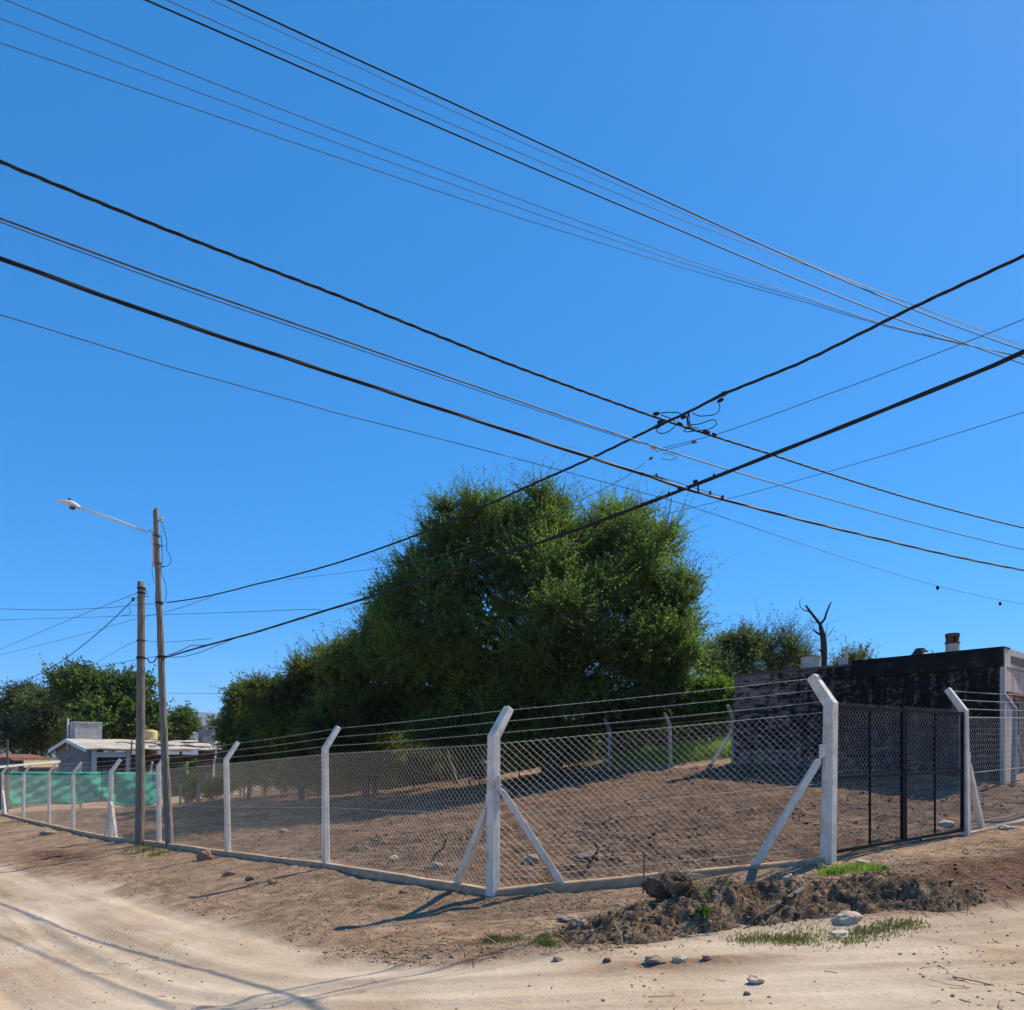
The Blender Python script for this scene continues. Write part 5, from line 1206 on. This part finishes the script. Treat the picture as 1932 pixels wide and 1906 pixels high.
# left background
t8 = [px_lobe(*a) for a in ((150,1305,66,50,46,3.0), (205,1315,66,55,50,3.0), (250,1335,65,42,55,2.6), (190,1370,64,80,50,3.0), (280,1360,64,22,50,1.5))]
b_ = P3(190, 1450, 66); tree('broadleaf_tree', 'broad-leaved tree behind the whitewashed tank box', t8, Vector((b_.x, b_.y, -1.3)), .3, P3(195, 1400, 66), M['leaf_fig'], M['bark'], 10, 3600, .9, .16, .26, .17, .35, 3000, .4, group='trees behind the gabled house')
t9 = [px_lobe(*a) for a in ((40,1330,72,55,38,3.2), (95,1340,70,45,52,3.0), (-25,1340,72,45,40,3.0), (60,1385,70,90,45,3.2))]
b_ = P3(50, 1450, 71); tree('broadleaf_tree', 'olive-grey tree at the left edge behind the shed', t9, Vector((b_.x, b_.y, -1.3)), .3, P3(50, 1410, 71), M['leaf_olive'], M['bark'], 11, 3600, .9, .15, .20, .10, .4, 3000, .4, group='trees behind the gabled house')
t10 = [px_lobe(*a) for a in ((345,1365,80,26,26,1.6), (325,1385,80,30,26,1.6))]
b_ = P3(340, 1440, 80); tree('broadleaf_tree', 'small round tree between lamp pole and mountain', t10, Vector((b_.x, b_.y, -1.3)), .18, P3(340, 1400, 80), M['leaf_fig'], M['bark'], 12, 900, .8, .16, .26, .15, .4, 600, .4, group='trees behind the gabled house')
t11 = [px_lobe(*a) for a in ((412,1380,60,14,24,.8), (405,1400,60,18,20,.8))]
b_ = P3(410, 1440, 60); tree('broadleaf_tree', 'pale shrubby sapling where the thicket meets the roof', t11, Vector((b_.x, b_.y, -1.0)), .10, P3(410, 1410, 60), M['leaf_olive'], M['bark'], 13, 420, .6, .12, .18, .09, .5, 200, .3, group='trees behind the gabled house')
# pale leaning trunk in the shade
mb = MB(); a = P3(862, 1470, 31.5); a.z = H(a.x, a.y) - .1; limb(mb, a, P3(838, 1400, 32), .11, .07, .06, 5); limb(mb, P3(838, 1400, 32), P3(790, 1380, 32.5), .06, .03, .1, 6)
tag(mb.build('leaning_trunk', M['bark_pale'], smooth=True), 'pale leaning trunk in the shade left of the corner post', 'trunk')

# ------------------------------------------------------------------ earth heap by the corner
HEAP = [(1050,1775,.05,.20), (1110,1765,.14,.32), (1190,1755,.22,.40), (1270,1735,.30,.46), (1340,1722,.30,.46), (1440,1712,.24,.46), (1540,1700,.25,.50), (1650,1690,.24,.50), (1740,1685,.18,.42), (1810,1690,.06,.3)]
hp = [(G(u, v), hh, w_) for u, v, hh, w_ in HEAP]
HX = np.array([p.x for p, _, _ in hp]); HY = np.array([p.y for p, _, _ in hp]); HHh = np.array([a * .78 for _, a, _ in hp]); HW = np.array([b for _, _, b in hp])
def heap_bump(x, y):
    best = np.zeros_like(x)
    for i in range(len(HX) - 1):
        ax, ay, bx, by = HX[i], HY[i], HX[i+1], HY[i+1]; dx, dy = bx-ax, by-ay; t = np.clip(((x-ax)*dx + (y-ay)*dy)/(dx*dx+dy*dy), 0, 1)
        d = np.hypot(x-ax-t*dx, y-ay-t*dy); hh = HHh[i]*(1-t)+HHh[i+1]*t; w_ = HW[i]*(1-t)+HW[i+1]*t
        q = d / (w_ * 1.3); best = np.maximum(best, hh * np.clip(1 - q**2, -.6, 1))
    return best
def heap_top(x, y):
    b = heap_bump(x, y)
    n_ = .20*fbm(x*3.0, y*3.0, 3, 51) + .16*fbm(x*8, y*8, 3, 52, .6) + .07*np.abs(fbm(x*20, y*20, 2, 53))
    return height(x, y) + b + n_ * np.clip(b*4 + .15, 0, 1) - .03
def build_heap():
    x0, x1, y0, y1 = HX.min()-.6, HX.max()+.6, HY.min()-.8, HY.max()+.8; st = .025
    xs = np.arange(x0, x1, st); ys = np.arange(y0, y1, st); X, Y = np.meshgrid(xs, ys); b = heap_bump(X, Y)
    Z = heap_top(X, Y); ok = Z > height(X, Y) - .035
    nx = len(xs); idx = np.arange(X.size).reshape(X.shape)
    q = np.stack([idx[:-1,:-1], idx[:-1,1:], idx[1:,1:], idx[1:,:-1]], -1).reshape(-1, 4)
    okf = ok.ravel()[q].all(1) & (b.ravel()[q].max(1) > -.02); q = q[okf]; used, inv = np.unique(q, return_inverse=True)
    V = np.c_[X.ravel(), Y.ravel(), Z.ravel()][used]
    m, n = new_mat('heaped_soil'); p = wpos(n); a = noise_node(n, 5, 7, .65, p); f = noise_node(n, 28, 6, .7, p); bg_ = noise_node(n, 1.1, 4, .5, p)
    c = ramp(n, a, [(.3, (.070,.045,.028)), (.46, (.18,.118,.072)), (.60, (.30,.205,.128)), (.8, (.43,.32,.205))])
    c = mix(n, .5, c, ramp(n, bg_, [(.35, .3), (.65, .66)]), 'OVERLAY')
    c = mix(n, .7, c, ramp(n, f, [(.33, .18), (.68, .8)]), 'OVERLAY')
    finish(m, n, c, .97, math_n(n, 'ADD', f, a), 1.0, .04, spec=.1)
    o = np_mesh('earth_heap', V, inv.reshape(q.shape), m, smooth=True); tag(o, 'dug up heap of dark soil and roots beside the corner fence', 'heap')
build_heap()
def HT(x, y): return float(max(heap_top(np.array([x]), np.array([y]))[0], height(np.array([x]), np.array([y]))[0]))

# ------------------------------------------------------------------ stones
def rock_mesh(seed, sx, sy, sz, sub=3, rough=.25, flat=.0):
    bm = bmesh.new(); bmesh.ops.create_icosphere(bm, subdivisions=sub, radius=1)
    for v_ in bm.verts:
        k = 1 + rough * mnoise.noise(v_.co * 1.3 + Vector((seed*7.1, 0, 0))) + rough * .4 * mnoise.noise(v_.co * 3.5 + Vector((seed*3.3, 5, 0)))
        c = v_.co * k; c = Vector((c.x*sx, c.y*sy, c.z*sz)); v_.co = c
    me = bpy.data.meshes.new('rock'); bm.to_mesh(me); bm.free(); me.polygons.foreach_set('use_smooth', [sub > 2]*len(me.polygons)); return me
def rock(u, v, wpx, hpx, mat, label, seed, name='stone', sink=.35, d=None, grp=None):
    p = G(u, v); k = p.y / FPX; sx = wpx/2*k; sz = max(hpx/2*k, .02)
    sx *= .88; sz *= .88; me = rock_mesh(seed, sx, sx*.8, sz, 4, .42); o = link(name, me, M[mat]); o.location = Vector((p.x, p.y + sx*.3, HT(p.x, p.y) + sz*(.55 - sink*.5))); o.rotation_euler = (0, rng.uniform(-.15,.15), rng.uniform(0, .6))
    tag(o, label, 'stone', grp); return o
ST = 'larger loose stones'
rock(386, 1624, 32, 30, 'stone_red', 'round reddish boulder lying on the verge beside the lamp pole', 1, 'boulder', .2, grp=ST)
rock(432, 1652, 26, 13, 'stone_red', 'flat reddish stone right of the round boulder', 2, grp=ST)
rock(516, 1668, 28, 14, 'stone_red', 'second flat reddish stone on the verge, below the mesh', 3, grp=ST)
rock(470, 1662, 16, 15, 'stone_dark', 'small dark stone between the two flat reddish stones', 4, grp=ST)
rock(762, 1686, 22, 12, 'stone_red', 'small red stone near the post shadow', 5, grp=ST)
rock(90, 1575, 34, 12, 'stone_grey', 'low grey stone on the far left verge', 6, grp=ST)
rock(1600, 1742, 62, 32, 'stone_pale', 'large smooth pale stone at the front of the earth heap', 7, 'boulder', .3, grp=ST)
rock(1585, 1768, 52, 15, 'stone_pale', 'half buried flat pale stone below the large smooth one', 8, sink=.6, grp=ST)
rock(1240, 1818, 44, 20, 'stone_grey', 'squarish grey stone at the edge of the road', 9, grp=ST)
rock(1284, 1815, 32, 18, 'stone_pale', 'rounded pale stone right of the squarish grey one', 10, grp=ST)
rock(1146, 1817, 17, 14, 'stone_dark', 'small dark cube-like stone at the road edge', 11, grp=ST)
rock(1336, 1812, 24, 10, 'stone_red', 'small reddish stone right of the rounded pale one', 12, grp=ST)
rock(1427, 1856, 36, 22, 'stone_pale', 'whitish lump lying alone on the road', 13, grp=ST)
rock(1410, 1879, 16, 8, 'stone_dark', 'small brown stone in front of the whitish lump', 14, grp=ST)
rock(1052, 1815, 22, 14, 'stone_grey', 'grey stone in the cable shadows at the road edge', 15, grp=ST)
rock(1096, 1765, 34, 20, 'stone_grey', 'brownish stone at the left foot of the earth heap', 16, grp=ST)
rock(1072, 1738, 44, 15, 'stone_grey', 'long flat stone left of the earth heap', 17, grp=ST)
rock(1003, 1632, 38, 32, 'stone_grey', 'pale stone behind the mesh beside the corner brace', 18, grp=ST)
rock(1110, 1625, 60, 26, 'stone_dark', 'dark clod behind the mesh of the corner run', 19, grp=ST)
rock(532, 1572, 20, 12, 'stone_grey', 'pale stone behind the left mesh', 20, grp=ST)
rock(742, 1625, 18, 16, 'stone_pale', 'small pale stone behind the mesh left of the corner', 21, grp=ST)
rock(820, 1640, 30, 18, 'stone_grey', 'grey stone behind the left mesh near the brace', 22, grp=ST)
rock(1787, 1560, 36, 20, 'stone_pale', 'pale stone behind the right gate leaf', 23, grp=ST)
rock(1630, 1632, 26, 14, 'stone_pale', 'pale stone on top of the bank before the gate', 24, grp=ST)
rock(1672, 1640, 18, 10, 'stone_red', 'small reddish stone on the bank before the gate', 25, grp=ST)
rock(1552, 1640, 26, 16, 'stone_dark', 'dark block at the foot of the right corner post', 26, grp=ST)
rock(1490, 1690, 26, 22, 'stone_pale', 'upright pale stone at the top of the earth heap', 27, grp=ST)
rock(1900, 1565, 30, 12, 'stone_pale', 'flat pale stone behind the mesh at the right edge', 28, grp=ST)
rock(915, 1467, 16, 16, 'stone_pale', 'pale stone beside the dark bundle', 29, grp=ST)
rock(872, 1469, 18, 10, 'stone_grey', 'flat stone left of the dark bundle', 30, grp=ST)

# gravel, clods, straw: nobody could count these
def scatter(name, label, n, fn, sizes, mat, seed, sub=1, flat=.6, kindlab='gravel', use_heap=False):
    g = np.random.default_rng(seed); protos = []
    for k in range(6):
        bm = bmesh.new(); bmesh.ops.create_icosphere(bm, subdivisions=sub, radius=1)
        for v_ in bm.verts: v_.co *= 1 + .45*mnoise.noise(v_.co*1.6 + Vector((k*9.3 + seed, 0, 0)))
        bm.verts.ensure_lookup_table(); pv = np.array([v_.co[:] for v_ in bm.verts]); pf = np.array([[v_.index for v_ in f.verts] for f in bm.faces]); bm.free(); protos.append((pv, pf))
    pos = fn(g, n); zz = height(pos[:, 0], pos[:, 1])
    if use_heap: zz = np.maximum(zz, heap_top(pos[:, 0], pos[:, 1]))
    Vs = []; Fs = []; off = 0
    ss = sizes[0] * (sizes[1]/sizes[0]) ** (g.random(len(pos)) ** 2.2)
    for i in range(len(pos)):
        pv, pf = protos[i % 6]; a = g.random()*6.28; c, s_ = math.cos(a), math.sin(a); sc = ss[i] * np.array([1, g.uniform(.6, 1), g.uniform(.4, .8)*flat/.6])
        q = pv * sc; q = np.c_[q[:, 0]*c - q[:, 1]*s_, q[:, 0]*s_ + q[:, 1]*c, q[:, 2]] + np.array([pos[i, 0], pos[i, 1], zz[i] + sc[2]*.25])
        Vs.append(q); Fs.append(pf + off); off += len(pv)
    o = np_mesh(name, np.concatenate(Vs), np.concatenate(Fs), mat, smooth=False); tag(o, label, kindlab, kind='stuff'); return o
def view_pts(g, n, r0, r1, a0=-40, a1=40, cond=None):
    out = []
    while sum(len(o) for o in out) < n:
        a = np.radians(g.uniform(a0, a1, n)); r = np.exp(g.uniform(math.log(r0), math.log(r1), n)); p = np.c_[r*np.sin(a), r*np.cos(a)]
        if cond is not None: p = p[cond(p[:, 0], p[:, 1], g)]
        out.append(p)
    return np.concatenate(out)[:n]
def is_road(x, y, g): return (road_amount(x, y) > .6) & (g.random(len(x)) < np.clip(.25 + 1.6*fbm(x*.8, y*.8, 3, 61) + .25*smooth(1, 4, x), .04, 1))
def is_verge(x, y, g): s, t = street_coords(x, y); return (t > .1) & (road_amount(x, y) < .6) & (g.random(len(x)) < np.clip(.5 + 1.5*fbm(x*1.2, y*1.2, 2, 62), .1, 1))
def is_lot(x, y, g): s, t = street_coords(x, y); return lot_mask(x, y) & (t < -.15)
def near_heap(x, y, g): return (heap_bump(x, y) > .02)
def speck_mat(name, cols):
    m, n = new_mat(name); g = N(n, 'ShaderNodeNewGeometry'); c = ramp(n, g.outputs['Random Per Island'], cols)
    f = noise_node(n, 30, 4, .6, g.outputs['Position']); c = mix(n, .4, c, ramp(n, f, [(.3,.3),(.7,.7)]), 'OVERLAY')
    return finish(m, n, c, .9, spec=.2)
M['pebble'] = speck_mat('pebbles', [(0, (.26,.18,.12)), (.3, (.40,.30,.20)), (.7, (.54,.43,.30)), (1, (.66,.56,.43))])
M['crumb'] = speck_mat('soil_crumbs', [(0, (.055,.035,.024)), (.45, (.13,.085,.055)), (.8, (.22,.15,.10)), (1, (.36,.27,.19))])
M['vcrumb'] = speck_mat('verge_crumbs', [(0, (.13,.08,.05)), (.4, (.26,.17,.105)), (.8, (.38,.27,.175)), (1, (.52,.42,.31))])
scatter('road_gravel', 'small pebbles strewn over the dirt road', 4200, lambda g, n: view_pts(g, n, 4.6, 20, cond=is_road), (.003, .020), M['pebble'], 101)
scatter('verge_gravel', 'stones and earth crumbs on the verge', 8000, lambda g, n: view_pts(g, n, 6, 26, cond=is_verge), (.004, .024), M['vcrumb'], 102)
scatter('soil_clods', 'clods of turned soil across the lot', 7500, lambda g, n: view_pts(g, n, 10.3, 32, cond=lambda x, y, g: is_lot(x, y, g) & (g.random(len(x)) < np.clip(.35 + 2.2*fbm(x*.7, y*.7, 3, 66), .03, 1))), (.006, .055), M['crumb'], 103, flat=.6)
scatter('heap_clods', 'clods and stones over the earth heap', 1500, lambda g, n: view_pts(g, n, 6, 12, -5, 38, cond=near_heap), (.005, .034), M['crumb'], 104, use_heap=True, flat=.85)

def straws(name, label, n, fn, lens, rad, mat, seed, tilt=.25, heap=False, bend=.25):
    g = np.random.default_rng(seed); pos = fn(g, n); zz = height(pos[:, 0], pos[:, 1])
    if heap: zz = np.maximum(zz, heap_top(pos[:, 0], pos[:, 1]))
    V = []; F = []; off = 0
    for i in range(len(pos)):
        a = g.random()*6.28; ti = g.normal()*tilt; L_ = lens[0]*(lens[1]/lens[0])**(g.random()**1.8); d = np.array([math.cos(a)*math.cos(ti), math.sin(a)*math.cos(ti), abs(math.sin(ti))])
        s_ = np.array([-math.sin(a), math.cos(a), 0]); u_ = np.cross(d, s_); c = np.array([pos[i,0], pos[i,1], zz[i] + rad*1.1]); r = rad*g.uniform(.5, 1.4); bd = g.normal()*bend*L_
        for q, f in enumerate((-.5, 0, .5)):
            m_ = c + d*L_*(f + (.5 if ti else 0)) + s_*bd*(.25 - f*f)
            for kk in range(3): an = kk*2.094; V.append(m_ + s_*math.cos(an)*r + u_*math.sin(an)*r)
        for q in range(2):
            for kk in range(3): k2 = (kk+1) % 3; F.append((off+q*3+kk, off+q*3+k2, off+q*3+3+k2, off+q*3+3+kk))
        off += 9
    o = np_mesh(name, np.array(V), F, mat); tag(o, label, 'litter', kind='stuff')
straws('dry_straw', 'dry stalks and twigs littering the verge', 2600, lambda g, n: view_pts(g, n, 6, 24, cond=is_verge), (.05, .30), .0035, M['straw'], 201)
straws('lot_straw', 'dry roots and stalks raked into the lot soil', 4200, lambda g, n: view_pts(g, n, 10.3, 30, cond=is_lot), (.08, .45), .005, M['straw'], 202, .2)
straws('heap_roots', 'tangled roots sticking out of the earth heap', 1700, lambda g, n: view_pts(g, n, 6, 12, -5, 38, cond=near_heap), (.05, .30), .0032, M['root'], 203, .22, True, .7)
straws('road_straw', 'few stalks lying on the road', 90, lambda g, n: view_pts(g, n, 4.8, 14, cond=is_road), (.08, .3), .004, M['straw'], 204, .02)

# root ball on the heap
rb = G(1272, 1722); rb.z = HT(rb.x, rb.y) + .05
root = empty('root_ball', rb); tag(root, 'dark root ball with grassy top on the earth heap', 'root ball')
me = rock_mesh(33, .23, .17, .19, 5, 1.0); o = link('soil_lump', me, bpy.data.materials['heaped_soil'], root); o.location = (0, 0, .02); o.rotation_euler = (.1, .5, .3)
g_ = np.random.default_rng(5); mb = MB()
for k in range(90):
    a = Vector((g_.normal()*.12, g_.normal()*.10, .16 + g_.random()*.1)) + rb; dr = Vector((g_.normal()*.5 + .3, g_.normal()*.4, g_.random()*.9 - .2)).normalized()
    mb.tube([a, a + dr*.12, a + dr*.22 + Vector((0,0,-.05))], [.004, .003, .0015], 3)
o = mb.build('dead_grass', M['straw'], root); o['kind'] = 'stuff'
# stake and log
b = G(1213, 1686); b.z = HT(b.x, b.y) - .05; t_ = P3(1215, 1608, b.y); mb = MB(); mb.tube([b, b.lerp(t_, .5) + Vector((.008,0,0)), t_], [.012, .011, .010], 8); tag(mb.build('stake', M['root']), 'thin upright rod stuck in the earth heap', 'rod')
a = G(1408, 1752); a.z = HT(a.x, a.y) + .03; b = G(1516, 1708); b.z = HT(b.x, b.y) + .02; mb = MB(); mb.tube([a, a.lerp(b, .35) + Vector((0,0,.015)), a.lerp(b, .7), b], [.014, .02, .024, .027], 9); tag(mb.build('branch_piece', M['bark_pale'], smooth=True), 'pale cut branch lying on the earth heap', 'branch')
for (u0, v0, u1, v1, lab) in ((1315, 1652, 1345, 1690, 'pale peeled stick leaning on the heap below the right brace'), (1160, 1745, 1175, 1790, 'thin dark twig standing at the left foot of the heap')):
    a = G(u1, v1); a.z = HT(a.x, a.y); b = P3(u0, v0, a.y + .1); mb = MB(); mb.tube([a, a.lerp(b, .5) + Vector((.02, 0, .01)), b], [.012, .01, .007], 6); tag(mb.build('stick', M['straw']), lab, 'stick', 'sticks on the earth heap')
# dead root in the lot
for (pts, lab) in (([(1108,1640),(1115,1622),(1128,1605),(1122,1590)], 'dark root curling out of the lot soil behind the corner run'), ([(812,1635),(822,1612),(836,1600),(842,1582)], 'dark twisted root behind the mesh left of the corner')):
    a = G(*pts[0]); P_ = [P3(u, v, a.y) for u, v in pts]; mb = MB(); mb.tube(catmull(P_, 4), .02, 6); tag(mb.build('dead_root', M['bark'], smooth=True), lab, 'root', 'dead roots in the lot')

# grass and weeds
def grass(name, label, spots, n, hgt, mat, seed, heap=False):
    g = np.random.default_rng(seed); V = []; F = []; off = 0
    PX = np.array([(spots[i % len(spots)][0].x + g.normal()*spots[i % len(spots)][1]*.5, spots[i % len(spots)][0].y + g.normal()*spots[i % len(spots)][2]*.5) for i in range(n)])
    ZZ = height(PX[:, 0], PX[:, 1])
    if heap: ZZ = np.maximum(ZZ, heap_top(PX[:, 0], PX[:, 1]))
    for i in range(n):
        p = PX[i]; z = ZZ[i]
        a = g.random()*6.28; h = hgt*g.uniform(.4, 1.2); ln = g.uniform(.1, .8)*h; w_ = .0025 + .004*g.random(); d = np.array([math.cos(a), math.sin(a), 0]); s_ = np.array([-math.sin(a), math.cos(a), 0])
        b = np.array([p[0], p[1], z - .01]); m_ = b + d*ln*.35 + np.array([0,0,h*.6]); e = b + d*ln + np.array([0,0,h])
        V += [b + s_*w_, b - s_*w_, m_ - s_*w_*.8, m_ + s_*w_*.8, e - s_*w_*.1, e + s_*w_*.1]; F += [(off, off+1, off+2, off+3), (off+3, off+2, off+4, off+5)]; off += 6
    o = np_mesh(name, np.array(V), F, mat); tag(o, label, 'grass', kind='stuff')
def spot(u, v, wpx, vpx):
    p = G(u, v); q = G(u, v - vpx); return (p.lerp(q, .5), wpx/2*p.y/FPX*1.2, max(.06, abs(q.y - p.y)*.7))
grass('grass_patch', 'yellow-green grass tuft at the left foot of the heap', [spot(1035,1785,50,14), spot(1030,1782,30,10)], 900, .065, M['grass'], 301)
grass('grass_patch', 'thin dry grass strip left of the yellow-green tuft', [spot(960,1782,70,12), spot(930,1780,40,10)], 900, .045, M['grass_dry'], 302)
grass('grass_patch', 'bright grass patch on the bank before the gate', [spot(1605,1650,70,12), spot(1640,1645,50,12), spot(1570,1652,40,10)], 1300, .07, M['grass_lush'], 303)
grass('grass_patch', 'green grass patch below the pale stones', [spot(1540,1775,130,30), spot(1600,1785,90,20), spot(1480,1782,80,16)], 1300, .04, M['grass'], 304)
grass('grass_patch', 'sparse dry grass along the front of the heap', [spot(1420,1780,90,16), spot(1500,1785,80,20), spot(1640,1770,90,20), spot(1700,1755,80,16)], 2200, .045, M['grass_dry'], 305)
grass('grass_patch', 'weeds round the foot of the shorter pole', [spot(262,1606,40,10), spot(275,1610,40,8), spot(300,1617,50,8)], 700, .13, M['grass'], 306)
grass('grass_patch', 'dry grass on the far left verge', [spot(60,1562,120,16), spot(120,1575,100,12), spot(30,1556,80,10)], 1500, .12, M['grass_dry'], 307)
grass('grass_patch', 'sunlit green grass behind the back fence', [(Vector((5.9, 26.4, 0)), 1.2, .6), (Vector((6.9, 26.1, 0)), 1.0, .6), (Vector((5.2, 27.4, 0)), 1.2, .6), (Vector((7.5, 25.6, 0)), .8, .6), (Vector((6.3, 27.4, 0)), 1.2, .7), (Vector((4.2, 28.4, 0)), .9, .5)], 20000, .42, M['grass_lush'], 308)
grass('grass_patch', 'small green weeds on the earth heap', [spot(1325,1735,16,20), spot(1460,1705,24,16)], 160, .12, M['grass'], 309, True)
bush('small leafy weed in the middle of the earth heap', [px_lobe(1326, 1735, G(1326, 1750).y, 10, 20, .07)], M['leaf_bright'], 41, 60, .06, .045, 0, .08, 'weed', 'weed', up=.2)

# ------------------------------------------------------------------ the air: thin haze over the whole valley
def haze():
    m = bpy.data.materials.new('thin_haze'); m.use_nodes = True; n = m.node_tree; n.nodes.clear()
    v = N(n, 'ShaderNodeVolumePrincipled'); v.inputs['Color'].default_value = (.52, .72, 1.0, 1); v.inputs['Density'].default_value = 0.00009
    v.inputs['Anisotropy'].default_value = 0.0
    o = N(n, 'ShaderNodeOutputMaterial'); L(n, v.outputs[0], o.inputs['Volume'])
    mb = MB(); mb.abox(-7500, 7500, -7500, 7500, -40, 430)
    h = mb.build('haze', m); tag(h, 'thin blue haze in the valley air', 'haze', kind='stuff')
haze()
